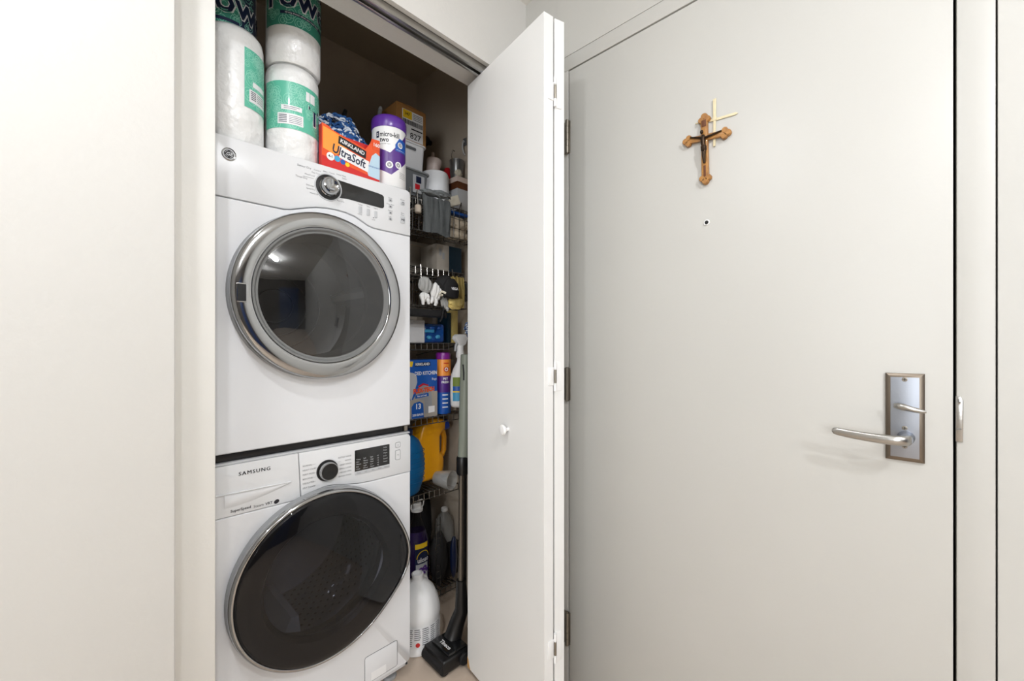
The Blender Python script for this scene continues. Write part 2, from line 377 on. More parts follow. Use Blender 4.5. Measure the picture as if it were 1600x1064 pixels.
# cabinet shell, open at the front
def shell(z0, z1, yf, th=.012):
    m = MB(); m.box(X0, X0 + th, yf, YM, z0, z1, .002); m.box(X1 - th, X1, yf, YM, z0, z1, .002)
    m.box(X0, X1, yf, YM, z1 - th, z1, .003); m.box(X0, X1, yf, YM, z0, z0 + th, .002); m.box(X0, X1, YM - th, YM, z0, z1, .002); return m
shell(.904, 1.741, YF + .018).build('cabinet', M['app'], dr)
def seam(dz):
    return [(.410, 1.580 + dz), (.428, 1.5835 + dz), (.45, 1.591 + dz), (.475, 1.5995 + dz), (.50, 1.6065 + dz), (.53, 1.6115 + dz), (.56, 1.6130 + dz), (.59, 1.6115 + dz), (.62, 1.6055 + dz), (.645, 1.595 + dz), (.662, 1.5865 + dz), (.685, 1.5805 + dz)]
out = [(X0, 1.5795 + .001)] + seam(.001) + [(X1, 1.5805)] + [(X1, 1.727), (X1 - .004, 1.736), (X1 - .014, 1.7405), (X0 + .01, 1.7405), (X0 + .002, 1.736), (X0, 1.727)]
m = MB(); m.prism(out, YF, YF + .018, .004); m.build('control_panel', M['app2'], dr)
out = [(X0, .905), (X1, .905), (X1, 1.578)] + [(x, z) for x, z in seam(-.0015)][::-1] + [(X0, 1.578)]
m = MB(); plate_hole(m, out, (.516, 1.337), .205, YF + .001, YF + .018); fp = m.build('front_panel', M['app'], dr)
DC = (.516, YF, 1.337)
# door: white base collar, chrome ring, bezel, glass
m = MB(); m.lathe([(.2475, .002), (.2475, -.010), (.245, -.014), (.235, -.014)], DC, 96, 'Y', cap=False); m.build('door_collar', M['grey'], dr)
m = MB(); m.lathe([(.240, -.012), (.2445, -.020), (.2455, -.034), (.244, -.042), (.2405, -.0455), (.234, -.0480), (.222, -.0492), (.208, -.0490), (.2015, -.0480), (.1990, -.0460), (.1985, -.030)], DC, 128, 'Y', cap=False)
ring = m.build('door_ring', M['chrome'], dr, smooth=60)
m = MB(); m.lathe([(.1985, -.046), (.1975, -.0475), (.193, -.047), (.188, -.041), (.182, -.040), (.180, -.036), (.178, -.02), (.176, .08)], DC, 96, 'Y', cap=False); m.build('door_bezel', M['bezel'], dr, smooth=30)
m = MB(); m.lathe([(.186, -.0395), (.172, -.0430), (.155, -.0475), (.13, -.0530), (.10, -.0580), (.07, -.0615), (.04, -.0637), (.015, -.0645), (.001, -.0646)], DC, 128, 'Y', cap=False); m.build('door_glass', M['glassd'], dr, smooth=60)
# recessed handle notch on the left of the ring
m = MB(); m.prism(rrect(.281, .306, 1.302, 1.352, .003, 3), YF - .0512, YF - .044, .001); hn = m.build('door_handle', M['chrome'], dr)
m = MB(); m.prism(rrect(.2840, .3035, 1.305, 1.349, .002, 3), YF - .0516, YF - .0512); m.build('grip_pocket', M['black'], hn)
# drum inside
m = MB(); m.lathe([(.176, .06), (.21, .07), (.255, .10), (.262, .16), (.262, .42), (.20, .44), (.001, .445)], DC, 64, 'Y', cap=False); dm = m.build('drum', M['drum'], dr)
m = MB()
for a in (20, 140, 260):
    T = Tr(.516, 0, 1.337) @ Ry(a); mm = MB(T); mm.prism([(-.035, -.262), (-.012, -.20), (.012, -.20), (.035, -.262)], YF + .12, YF + .40, .004)
    mm.build('drum_baffle', M['lgrey'], dm)
m = MB()
for r in (.06, .11, .16): m.lathe([(r, .438), (r + .003, .436), (r + .006, .438)], DC, 48, 'Y', cap=False)
m.build('drum_rib', M['lgrey'], dm)
# control dial and display
kc = (.535, 1.6755)
disp = [(.535, 1.7085), (.70, 1.7003), (.715, 1.6985), (.7215, 1.694), (.7225, 1.660), (.719, 1.6545), (.712, 1.6530), (.60, 1.6550), (.535, 1.650)]
m = MB(); m.prism([(x, z) for x, z in disp], YF - .0015, YF + .001, .0006); m.build('display', M['disp'], dr)
m = MB(); m.lathe([(.0415, 0), (.0415, -.002), (.0385, -.0025), (.0375, -.0015)], (kc[0], YF, kc[1]), 48, 'Y', cap=False); m.build('dial_bezel', M['lgrey'], dr)
m = MB(); m.lathe([(.038, -.001), (.037, -.003), (.030, -.004)], (kc[0], YF, kc[1]), 48, 'Y'); m.build('dial_well', M['black'], dr)
m = MB(); m.lathe([(.0285, -.003), (.0285, -.007), (.0265, -.009), (.0255, -.024), (.0235, -.028), (.0195, -.0295), (.017, -.028), (.001, -.0275)], (kc[0], YF, kc[1]), 48, 'Y', cap=False); k = m.build('dial', M['chrome'], dr, smooth=35)
m = MB(); m.box(kc[0] - .002, kc[0] + .002, YF - .0300, YF - .0275, kc[1] + .004, kc[1] + .018, .0005); m.box(kc[0] - .008, kc[0] + .008, YF - .0300, YF - .0275, kc[1] - .015, kc[1] - .009, .001); m.build('pointer', M['grey'], k)
# badge
m = MB(); m.lathe([(.0165, .001), (.0165, -.002), (.0150, -.0028), (.0140, -.0024), (.0138, -.0012)], (.276, YF, 1.693), 40, 'Y', cap=False); bd = m.build('badge', M['chrome'], dr)
m = MB(); m.lathe([(.0140, 0), (.0138, -.0015)], (.276, YF, 1.693), 32, 'Y'); m.build('badge_face', M['lgrey'], bd)
m = MB(); m.lathe([(.0112, -.001), (.0110, -.0018)], (.276, YF, 1.693), 32, 'Y'); m.build('emblem_disc', M['black'], bd)
m = MB(); m.text('GE', .276, 1.693, .0125, YF - .0022, bold=.0003, shear=.35)
for a in range(4):
    b = math.radians(45 + 90 * a); pts = [(.276 + .0088 * math.cos(b + q * .5) , YF - .0022, 1.693 + .0088 * math.sin(b + q * .5)) for q in (-1, -.4, .4, 1)]; m.tube(pts, .0005, 4)
m.build('emblem', M['lgrey'], bd)
# printed legends
m = MB(); y = YF - .0004
tl = [('Sensor Dry', .452, 1.7115, .0085, 'l'), ('Cottons', .490, 1.7110, .006, 'l'), ('Easy Care', .478, 1.7000, .006, 'l'), ('Mixed Load', .472, 1.689, .006, 'l'), ('Delicates', .470, 1.6670, .006, 'l'),
      ('Speed Dry', .470, 1.6570, .006, 'l'), ('Warm Up', .480, 1.6455, .006, 'l'), ('Timed Dry', .438, 1.6790, .0075, 'l'), ('Jeans / Towels', .520, 1.7220, .006, 'l'), ('Active Wear', .560, 1.7240, .006, 'l'),
      ('Steam', .578, 1.7165, .006, 'l'), ('Rack Dry', .562, 1.6425, .006, 'l')]
tl[1] = ('Cottons', .492, 1.7180, .006, 'l'); tl[2] = ('Easy Care', .486, 1.7085, .006, 'l'); tl[0] = ('Sensor Dry', .445, 1.7180, .0085, 'l'); tl[3] = ('Mixed Load', .466, 1.698, .006, 'l')
tl[7] = ('Timed Dry', .440, 1.6850, .0075, 'l')
for s_, x, z, sz, a in tl: m.text(s_, x, z, sz, y, ax=a)
m.box(.462, .492, YF - .0004, YF, 1.6898, 1.6904)
for x, z, s_ in ((.638, 1.6470, 'Temp'), (.6655, 1.6470, 'Time'), (.692, 1.6470, 'Signal')): m.text(s_, x, z, .0062, y)
m.text('Cancel', .636, 1.6155, .0055, y); m.text('Lock', .684, 1.6080, .006, y); m.lathe([(.0020, 0), (.0018, -.0005)], (.684, YF, 1.6145), 10, 'Y')
for k_, s_ in enumerate(('Delay', 'Damp Alert', 'Extend', 'Light')): m.text(s_, .746, 1.6955 - k_ * .0215, .0060, y)
m.text('Power', .794, 1.7005, .0065, y); m.text('Start', .794, 1.6540, .0065, y); m.text('Pause', .794, 1.6480, .0055, y)
m.build('legend', M['print'], dr)['kind'] = 'stuff'
for x, z in ((.638, 1.6300), (.6655, 1.6285), (.692, 1.6270)):
    m = MB(); m.prism(rrect(x - .0055, x + .0055, z - .0115, z + .0115, .003, 4), YF - .002, YF + .001, .0008); b = m.build('button', M['lgrey'], dr)
for k_ in range(4):
    z = 1.6875 - k_ * .0215; m = MB(); m.prism(rrect(.739, .753, z - .0045, z + .0045, .002, 3), YF - .0015, YF + .001, .0005); b = m.build('button', M['lgrey'], dr)
    m = MB(); m.box(.743, .749, YF - .0018, YF - .0014, z - .0022, z + .0022); m.build('symbol', M['print'], b)
m = MB(); m.prism(rrect(.786, .802, 1.6820, 1.6950, .003, 4), YF - .002, YF + .001, .0008); b = m.build('button', M['lgrey'], dr)
m = MB(); m.lathe([(.0048, 0), (.0048, -.0004), (.0036, -.0004), (.0036, 0)], (.794, YF - .002, 1.6885), 16, 'Y', cap=False); m.box(.7935, .7945, YF - .0026, YF - .002, 1.688, 1.694); m.build('symbol', M['print'], b)
m = MB(); m.prism(rrect(.785, .803, 1.6180, 1.6430, .003, 4), YF - .002, YF + .001, .0008); b = m.build('button', M['lgrey'], dr)
m = MB(); m.prism([(.789, 1.627), (.789, 1.635), (.794, 1.631)], YF - .0026, YF - .002); m.box(.7955, .7970, YF - .0026, YF - .002, 1.627, 1.635); m.box(.7985, .80, YF - .0026, YF - .002, 1.627, 1.635); m.build('symbol', M['ink'], b)

# black stacking strip
t = thing('stacking_bracket', 'black stacking strip in the gap between dryer and washer', 'bracket', (.53, 1.5, .881))
m = MB(); m.box(X0 + .004, X1 - .02, YF + .018, YM - .03, .8815, .9035, .002); m.build('strip', M['black'], t)
m = MB(); m.box(X1 - .018, X1 - .002, YF + .012, YM - .05, .8815, .9035, .003); m.build('end_clip', M['steel'], t)

# ------------------------------------------------------------------ washer
ws = thing('washing_machine', 'white front loading washing machine with dark glass door under the dryer', 'washer', (.53, 1.58, 0))
shell(.040, .880, YF + .018).build('cabinet', M['app'], ws)
m = MB(); m.box(X0, X1, YF + .004, YF + .03, .8745, .8808, .002); m.build('top_lip', M['lgrey'], ws)
ZS = .7385
def wseam(dz):
    P = [(.458, ZS + dz)] + [(.458 + .155 * q, ZS + dz + .020 * math.sin(PI * q) ** 2 * 1.0) for q in [.15, .3, .4, .5, .6, .7, .85]] + [(.66, ZS + dz)]
    return [(.458, ZS), (.475, ZS + .006), (.495, ZS + .0135), (.515, ZS + .018), (.535, ZS + .019), (.56, ZS + .0165), (.59, ZS + .010), (.63, ZS + .003), (.68, ZS)] if dz == 0 else [(x, z + dz) for x, z in wseam(0)]
out = wseam(.001) + [(X1, ZS + .001), (X1, .862), (X1 - .005, .871), (X1 - .015, .8740), (.4500, .8740), (.4560, ZS + .02)]
out = [(.4575, ZS + .001)] + wseam(.001)[1:] + [(X1, ZS + .001), (X1, .862), (X1 - .005, .871), (X1 - .015, .8740), (.4500, .8740)]
m = MB(); m.prism(out, YF, YF + .018, .0025); m.build('control_panel', M['app2'], ws)
# detergent drawer with finger scoop
dw = MB(); dw.prism([(X0, .7395), (.4545, .7395), (.4478, .8740), (X0 + .008, .8740), (X0, .866)], YF, YF + .018, .002); dw = dw.build('detergent_drawer', M['app2'], ws)
def scoop(u, v):
    # smooth shell hung below the pull edge
    return (u, 0, v)
m = MB(); pts = []
N = 14
for i in range(N + 1):
    q = i / N; x = X0 + .03 + (.425 - X0 - .03) * q
    zt = .8000 - .003 * q; zb = .7630 + .030 * q ** 1.8
    for j in range(7):
        r_ = j / 6; z = zt + (zb - zt) * r_; yy = YF - .0006 + .0 - .0045 * math.sin(PI * min(1, r_ * 1.0)) * (1 - .3 * q) * (1 if r_ > 0 else 0)
        pts.append((x, yy, z))
fs = [[i * 7 + j, i * 7 + j + 1, (i + 1) * 7 + j + 1, (i + 1) * 7 + j] for i in range(N) for j in range(6)]
m.add(pts, fs); bmesh.ops.recalc_face_normals(m.bm, faces=list(m.bm.faces)); m.build('finger_pull', M['app2'], dw)
m = MB(); m.prism([(X0 + .004, .7995), (.428, .7955), (.428, .7980), (X0 + .004, .8025)], YF - .0055, YF + .001, .0012); m.build('pull_edge', M['app2'], dw)
m = MB(); [m.text('SAMSUNG', .3365 + q_, .8465, .0140, YF - .0004 - abs(q_) * .3, sx=1.05, sp=1.22) for q_ in (-.00035, 0, .00035)]; m.build('brand_lettering', M['ink'], dw)
m = MB(); m.text('SuperSpeed', .2795, .7520, .0100, YF - .0004, bold=.0002, ax='l'); m.text('Steam', .3330, .7500, .0100, YF - .0004, ax='l'); m.text('VRT', .3620, .7495, .0100, YF - .0004, bold=.0002, ax='l')
m.lathe([(.0052, 0), (.0050, -.0005)], (.3905, YF, .7490), 20, 'Y', R=lambda a: 1 + .35 * abs(math.cos(a - .5))); m.build('feature_lettering', M['ink'], dw)
# dial
kc = (.532, .8060)
m = MB(); m.lathe([(.0325, .001), (.0325, -.003), (.031, -.005), (.0285, -.005)], (kc[0], YF, kc[1]), 48, 'Y', cap=False); m.lathe([(.029, -.001), (.0285, -.004)], (kc[0], YF, kc[1]), 48, 'Y'); m.build('dial_base', M['black'], ws)
m = MB(); m.lathe([(.0275, -.004), (.0270, -.018), (.0255, -.0205), (.0245, -.0205)], (kc[0], YF, kc[1]), 48, 'Y', cap=False); kd = m.build('dial', M['chrome'], ws, smooth=35)
m = MB(); m.lathe([(.0272, -.006), (.0268, -.016)], (kc[0], YF, kc[1]), 48, 'Y', cap=False); m.lathe([(.0246, -.0200), (.0236, -.0212), (.001, -.0195)], (kc[0], YF, kc[1]), 48, 'Y', cap=False); m.build('dial_face', M['black'], kd)
# display
dsp = MB(); dsp.prism(rrect(.6195, .7430, .7760, .8510, .003, 4), YF - .001, YF + .001, .0005); dsp = dsp.build('display', M['disp'], ws)
m = MB(); m.prism(rrect(.6195, .7430, .7705, .7825, .002, 3), YF - .0016, YF + .001, .0004); m.build('button_strip', M['lgrey'], ws)
m = MB(); y = YF - .0014
for c_, (x, words) in enumerate([(.624, ('Temp', 'Hot', 'Warm', 'Eco', 'Cold')), (.648, ('Soil', 'Heavy', 'Norm', 'Light', 'Down')), (.672, ('Spin', 'High', 'Med', 'Low', 'None')), (.696, ('+1', '+2', '+3', '+4', '+5'))]):
    for r_, s_ in enumerate(words): m.text(s_, x, .8200 - r_ * .0078, .0062, y, ax='l')
for r_, s_ in enumerate(('Delay', 'Rinse', 'Wash', 'Lock', 'Sound', 'Steam')): m.text(s_, .7195, .8430 - r_ * .0095, .006, y, ax='l')
m.build('display_legend', M['lgrey'], dsp)
m = MB(); y = YF - .0004
for k_, s_ in enumerate(('NORMAL', 'HEAVY DUTY', 'PERM PRESS', 'BEDDING', 'DELICATES', 'SELF CLEAN')): m.text(s_, .4600, .8330 - k_ * .0130, .0066, y, ax='l'); m.box(.488 - .0012 * k_, .4975, YF - .0004, YF, .8330 - k_ * .0130, .8334 - k_ * .0130)
for k_, s_ in enumerate(('ACTIVE WEAR', 'WOOL', 'DEEP WASH', 'SMALL LOAD', 'RINSE+SPIN', 'QUICK WASH')): m.text(s_, .6080, .8370 - k_ * .0118, .0066, y, ax='r'); m.box(.566, .574, YF - .0004, YF, .8370 - k_ * .0118, .8374 - k_ * .0118)
for x, wd in ((.632, 'Temp'), (.656, 'Soil'), (.682, 'Spin'), (.706, 'Delay'), (.730, 'Option')): m.text(wd, x, .7765, .0058, YF - .0020)
m.build('legend', M['print'], ws)['kind'] = 'stuff'
for (z0, z1, s_) in ((.8330, .8520, 'o'), (.7905, .8250, '>|')):
    m = MB(); o_ = rrect(.7650, .7850, z0, z1, .004, 4); m.prism(o_, YF - .0012, YF + .001, .0004); b = m.build('button', M['grey'], ws)
    m = MB(); m.prism(rrect(.7668, .7832, z0 + .0018, z1 - .0018, .003, 4), YF - .0016, YF - .001); m.build('button_face', M['app2'], b)
    m = MB(); m.text(s_, .775, (z0 + z1) / 2, .009, YF - .0019); m.build('symbol', M['print'], b)
# lower front panel
out = [(X0, .062), (X1 - .012, .062), (X1 - .004, .066), (X1, .074), (X1, ZS - .0008)] + wseam(-.001)[::-1] + [(X0, ZS - .0008)]
WC = (.520, YF, .502)
m = MB(); plate_hole(m, out, (WC[0], WC[2]), .205, YF + .0005, YF + .018, 96); m.build('front_panel', M['app'], ws)
m = MB(); m.box(X0 + .02, X1 - .02, YF + .02, YF + .04, .040, .064, .002); m.build('kick_strip', M['grey'], ws)
# lobe of the door outline towards the right
def RW(a):
    d = (a + math.radians(9) + PI) % (2 * PI) - PI
    return 1 + .125 * math.exp(-(d / .42) ** 2)
m = MB(); m.lathe([(.252, .001), (.256, -.006), (.2565, -.018), (.254, -.028)], WC, 128, 'Y', R=RW, cap=False); m.build('door_back_shell', M['grey'], ws, smooth=60)
m = MB(); m.lathe([(.254, -.026), (.2545, -.034), (.2525, -.040), (.249, -.0435), (.2455, -.0445), (.2430, -.043), (.2425, -.038)], WC, 128, 'Y', R=RW, cap=False); m.build('door_ring', M['chrome'], ws, smooth=60)
m = MB(); m.lathe([(.2432, -.0405), (.2415, -.0445), (.236, -.0475), (.22, -.0515), (.195, -.0560), (.16, -.0610), (.12, -.0650), (.08, -.0675), (.04, -.0690), (.001, -.0695)], WC, 128, 'Y', R=lambda a: 1 + (RW(a) - 1), cap=False); wg = m.build('door_glass', M['glassw'], ws, smooth=60)
m = MB(); m.lathe([(.243, -.038), (.235, -.042), (.21, -.044), (.180, -.040), (.168, -.02)], WC, 96, 'Y', R=RW, cap=False); m.build('door_inner_frame', M['black'], ws)
m = MB(); m.lathe([(.172, -.03), (.168, .02), (.150, .07), (.11, .10), (.05, .112), (.001, .114)], WC, 64, 'Y', cap=False); m.build('inner_bowl', M['clear'], ws)
m = MB(); a0 = [(.7640, .4300), (.7660, .4600), (.7665, .4950), (.7640, .5300), (.7590, .5500), (.7560, .53), (.7585, .495), (.758, .46), (.756, .43), (.759, .418)]
m.prism(a0, YF - .0520, YF - .040, .001); m.build('grip_slot', M['black'], ws)
# drum
m = MB(); m.lathe([(.19, .05), (.22, .07), (.245, .11), (.250, .16), (.250, .42), (.20, .44), (.001, .445)], WC, 64, 'Y', cap=False); dm = m.build('drum', M['drum'], ws)
m = MB(); random.seed(2)
for i in range(44):
    for j in range(14):
        a = 2 * PI * i / 44 + (j % 2) * PI / 44; yy = YF + .14 + j * .02; r = .2485
        c = Vector((WC[0] + r * math.cos(a), yy, WC[2] + r * math.sin(a))); t1 = Vector((-math.sin(a), 0, math.cos(a))) * .0055; t2 = Vector((0, .0055, 0))
        m.add([c - t1, c - t2, c + t1, c + t2], [[0, 1, 2, 3]])
h = m.build('perforations', M['drumd'], dm); h['kind'] = 'stuff'
m = MB()
for a in (10, 130, 250):
    mm = MB(Tr(WC[0], 0, WC[2]) @ Ry(a)); mm.prism([(-.03, -.25), (-.012, -.19), (.012, -.19), (.03, -.25)], YF + .14, YF + .40, .004); mm.build('drum_baffle', M['lgrey'], dm)
# filter hatch and sticker
m = MB(); m.prism(rrect(.655, .772, .076, .162, .006, 4), YF - .0008, YF + .001, .0004); hb = m.build('filter_hatch', M['app'], ws)
m = MB(); o_ = rrect(.6535, .7735, .0745, .1635, .007, 4) + [rrect(.6535, .7735, .0745, .1635, .007, 4)[0]]; m.tube([(x, YF + .0006, z) for x, z in o_], .0009, 6); m.build('hatch_gap', M['print'], hb)
m = MB(); m.box(.676, .730, YF - .0012, YF - .0008, .0760, .1030); st = m.build('rating_sticker', M['wlabel'], hb)
for x in (X0 + .05, X1 - .05):
    for yy in (YF + .06, YM - .06):
        m = MB(); m.lathe([(.024, 0), (.026, .004), (.024, .012), (.010, .016), (.010, .042)], (x, yy, 0), 20); m.build('foot', M['grey'], ws)

# ------------------------------------------------------------------ things on the dryer
DT = 1.7415
def towel_roll(name, label, cx, cy, z0, r, h, a_lab, lab_w, lz0, lz1, kind, rz=0):
    t = thing(name, label, 'paper towels', (cx, cy, z0), rz, None)
    m = MB(); prof = [(r * .30, .004), (r * .72, .002), (r * .93, 0), (r, .008), (r * 1.0, h * .5), (r, h - .028), (r * .965, h - .012), (r * .86, h - .002), (r * .30, h)]
    m.lathe(prof, (cx, cy, z0), 64)
    for v in m.bm.verts:
        d = Vector((v.co.x - cx, v.co.y - cy)); q = 1 + .014 * noise.noise(Vector((v.co.x * 30, v.co.y * 30, v.co.z * 8)))
        v.co.x = cx + d.x * q; v.co.y = cy + d.y * q
    b = m.build('wrapped_roll', M['wrap'], t, smooth=60)
    f = cylmap(cx, cy, r * 1.012, a_lab)
    m = MB(); m.grid(f, 0, lab_w, z0 + lz0, z0 + lz1, 24, 1); lb = m.build('wrapper_print', M['teal'] if kind != 'big' else M['tealn'], t, smooth=60)
    f2 = cylmap(cx, cy, r * 1.018, a_lab); f3 = cylmap(cx, cy, r * 1.024, a_lab); f4 = cylmap(cx, cy, r * 1.030, a_lab)
    # swirling rings
    m = MB(); random.seed(int(cx * 1000) + int(z0 * 10)); 
    for k in range(64):
        u = random.uniform(.004, lab_w - .004); v = z0 + random.uniform(lz0 + .01, lz1 - .01); R_ = random.uniform(.006, .016)
        for RR in (R_, R_ * .55):
            for s in range(20):
                a, b2 = 2 * PI * s / 20, 2 * PI * (s + 1) / 20; q = []
                for (rr, aa) in ((RR, a), (RR, b2), (RR - .0011, b2), (RR - .0011, a)):
                    q.append((min(lab_w, max(0, u + rr * math.cos(aa))), min(z0 + lz1, max(z0 + lz0, v + rr * 1.25 * math.sin(aa)))))
                m.add([f2(*p) for p in q], [[0, 1, 2, 3]])
    m.build('swirl_pattern', M['teall'], lb)
    return t, lb, f2, f3, f4
cyr = 1.387
# lower right roll
t, lb, f2, f3, f4 = towel_roll('paper_towel_roll', 'wrapped paper towel roll with green label, standing on the dryer against the orange box', .4610, cyr, DT, .0735, .281, -84, .200, .084, .222, 'small')
z0 = DT
for q_ in ((.056, .112, .138, .152, 8), (.046, .116, .096, .128, 8), (.124, .136, .180, .208, 3), (.138, .156, .180, .208, 3)): m = MB(); m.grid(f3, q_[0], q_[1], z0 + q_[2], z0 + q_[3], q_[4]); m.build('info_panel', M['wlabel'], lb)
m = MB(); m.text('Towel', .134, z0 + .140, .074, bold=.0040, ax='l', mapf=f3); m.build('lettering_outline', M['wlabel'], lb)
m = MB()
for k in range(5): m.grid(f4, .050, .072, z0 + .121 - k * .005, z0 + .123 - k * .005, 4); m.grid(f4, .078, .112, z0 + .121 - k * .005, z0 + .1222 - k * .005, 4)
m.grid(f4, .064, .106, z0 + .147, z0 + .1485, 5); m.grid(f4, .064, .098, z0 + .142, z0 + .1432, 5)
m.text('Towel', .134, z0 + .140, .074, bold=.0012, ax='l', mapf=f4); m.build('lettering', M['navy'], lb)
# upper right roll
t, lb, f2, f3, f4 = towel_roll('paper_towel_roll', 'paper towel roll with big dark lettering, stacked on top of the lower green-labelled roll', .4645, cyr, DT + .2815, .0755, .285, -86, .220, .104, .276, 'big')
z0 = DT + .2815
m = MB(); m.text('Towel', .112, z0 + .188, .098, bold=.0050, mapf=f3, sx=.92); m.text('PREMIUM', .150, z0 + .236, .026, bold=.001, mapf=f3); m.build('lettering_outline', M['wlabel'], lb)
m = MB(); m.text('Towel', .112, z0 + .188, .098, bold=.0018, mapf=f4, sx=.92); m.text('PREMIUM', .150, z0 + .236, .026, bold=.0004, mapf=f4); m.grid(f3, .055, .20, z0 + .136, z0 + .145, 12); m.build('lettering', M['navy'], lb)
m = MB(); m.text('strong sheets when you need them', .120, z0 + .1405, .0072, bold=.0001, mapf=f4); m.build('small_lettering', M['wlabel'], lb)
# lower left roll
t, lb, f2, f3, f4 = towel_roll('paper_towel_roll', 'loosely wrapped paper towel roll at the left end of the dryer top beside the wall', .3045, cyr, DT, .0745, .318, 8, .085, .100, .262, 'small')
z0 = DT
for q_ in ((.022, .070, .162, .176), (.012, .070, .118, .152)): m = MB(); m.grid(f3, q_[0], q_[1], z0 + q_[2], z0 + q_[3], 5); m.build('info_panel', M['wlabel'], lb)
m = MB()
for k in range(5): m.grid(f4, .016, .032, z0 + .146 - k * .005, z0 + .148 - k * .005, 3); m.grid(f4, .036, .066, z0 + .146 - k * .005, z0 + .1472 - k * .005, 3)
m.build('lettering', M['navy'], lb)
# upper left roll
t, lb, f2, f3, f4 = towel_roll('paper_towel_roll', 'navy-ended paper towel roll lying highest at the left beside the wall', .2985, cyr + .045, DT + .3185, .0735, .275, -78, .165, .012, .262, 'big')
z0 = DT + .3185
m = MB(); m.text('Towel', .120, z0 + .075, .095, bold=.0048, mapf=f3, sx=.95); m.build('lettering_outline', M['wlabel'], lb)
m = MB(); m.text('Towel', .120, z0 + .075, .095, bold=.0016, mapf=f4, sx=.95); m.grid(f2, .118, .18, z0 + .010, z0 + .262, 8); m.grid(f3, .05, .118, z0 + .020, z0 + .029, 8); m.build('lettering', M['navy'], lb)

# orange fabric-softener sheet box, open with torn front
bx = thing('dryer_sheet_box', 'open orange box of dryer sheets with a torn slanting front, on the dryer', 'box', (.617, 1.327, DT))
yb0, yb1 = 1.315, 1.338
fo = [(.5215, DT), (.7140, DT), (.7150, 1.886), (.6870, 1.884), (.6800, 1.866), (.6640, 1.8410), (.5520, 1.8660), (.5420, 1.8735), (.5215, 1.8770)]
m = MB(); m.prism(fo, yb0, yb0 + .0012); fr = m.build('front_face', M['orange'], bx)
m = MB(); m.box(.5215, .7140, yb1 - .0012, yb1, DT, 1.868); m.box(.5215, .5227, yb0 + .0012, yb1 - .0012, DT, 1.876); m.box(.7128, .7140, yb0 + .0012, yb1 - .0012, DT, 1.868); m.box(.5227, .7128, yb0 + .0012, yb1 - .0012, DT, DT + .0012); m.build('carton', M['redp'], bx)
y = yb0 - .0004
def flat(name, pts, mt, par, y=y): m = MB(); m.prism(pts, y - .0001, y + .0003); return m.build(name, mt, par)
flat('sun_panel', [(.5250, 1.800), (.5250, 1.868), (.560, 1.8600), (.612, 1.8450), (.595, 1.810), (.565, 1.7900)], M['orangel'], fr)
flat('red_panel', [(.5215, DT + .0005), (.7130, DT + .0005), (.7130, DT + .010), (.655, DT + .018), (.60, DT + .025), (.5215, DT + .036)], M['redp'], fr)
flat('white_panel', [(.674, DT + .014), (.7142, DT + .010), (.7145, 1.832), (.700, 1.840), (.6860, 1.826), (.6780, 1.800), (.668, 1.772)], M['skyp'], fr, y - .0004)
flat('corner_patch', [(.690, 1.848), (.7145, 1.850), (.7148, 1.884), (.689, 1.882)], M['orange'], fr, y - .0006)
flat('white_band', [(.575, 1.7850), (.672, 1.7660), (.676, 1.8030), (.577, 1.8230)], M['wlabel'], fr, y - .0008)
flat('brand_band', [(.572, 1.8290), (.664, 1.8090), (.666, 1.8340), (.574, 1.8540)], M['ink'], fr, y - .0008)
m = MB(); m.text('KIRKLAND', .6190, 1.8315, .0172, y - .0014, bold=.0004, rot=-12); m.build('white_lettering', M['wlabel'], fr)
m = MB(); m.text('UltraSoft', .553, 1.8090, .038, y - .0014, bold=.0007, ax='l', rot=-11, sx=.80); m.build('lettering', M['navy'], fr)
m = MB(); m.text('DRYER SHEETS', .694, 1.789, .0062, y - .0010); m.build('small_lettering', M['bluep'], fr)
m = MB(); m.text('160', .7015, 1.866, .016, y - .0012, bold=.0004); m.build('count_lettering', M['wlabel'], fr)
for x, z, r, mm_ in ((.5480, 1.7800, .0125, 'wlabel'), (.5690, 1.7790, .0095, 'cyan'), (.5870, 1.7740, .0080, 'bluep'), (.6020, 1.7700, .0070, 'yellow')):
    m = MB(); m.lathe([(r, 0), (r, -.0005)], (x, y - .0002, z), 20, 'Y'); m.build('round_icon', M[mm_], fr)
m = MB(); m.text('4-1', .548, 1.780, .011, y - .0012, bold=.0003); m.build('icon_lettering', M['ink'], fr)

# blue and white chenille duster behind the box
t = thing('chenille_duster', 'blue and white fluffy chenille duster lying behind the orange box', 'duster', (.662, 1.475, DT))
random.seed(5); mbB, mbW, k = MB(), MB(), 0
def yarn(mb, c, R_, q=.011):
    a, b = random.uniform(0, 2 * PI), random.uniform(-.6, .6)
    d = Vector((math.cos(a), math.sin(a) * .5, math.sin(b))) * q; u = Vector((0, 0, 1)) * q * .5
    mb.tube([c - d, c - d * .4 + u, c + d * .4 + u * .7, c + d], [R_ * .7, R_, R_, R_ * .6], 6)
for i in range(620):
    th, ph = random.uniform(0, 2 * PI), math.acos(random.uniform(-.2, 1))
    q = Vector((math.sin(ph) * math.cos(th), math.sin(ph) * math.sin(th), math.cos(ph)))
    q.z = max(q.z, -.1)
    wob = 1 + .16 * noise.noise(q * 3.5); c = Vector((.658 + q.x * .100 * wob, 1.478 + q.y * .050, 1.882 + q.z * .118 * wob - .4 * max(0, q.x) * .13))
    yarn(mbW if i % 3 == 0 else mbB, c, random.uniform(.0030, .0044), .014)
m = MB(); m.blob((.662, 1.472, 1.868), (.080, .045, .118), .1, 2, 1); m.build('core', M['mblue'], t)
mbB.build('blue_yarn', M['mblue'], t)['kind'] = 'stuff'; mbW.build('white_yarn', M['mwhite'], t)['kind'] = 'stuff'
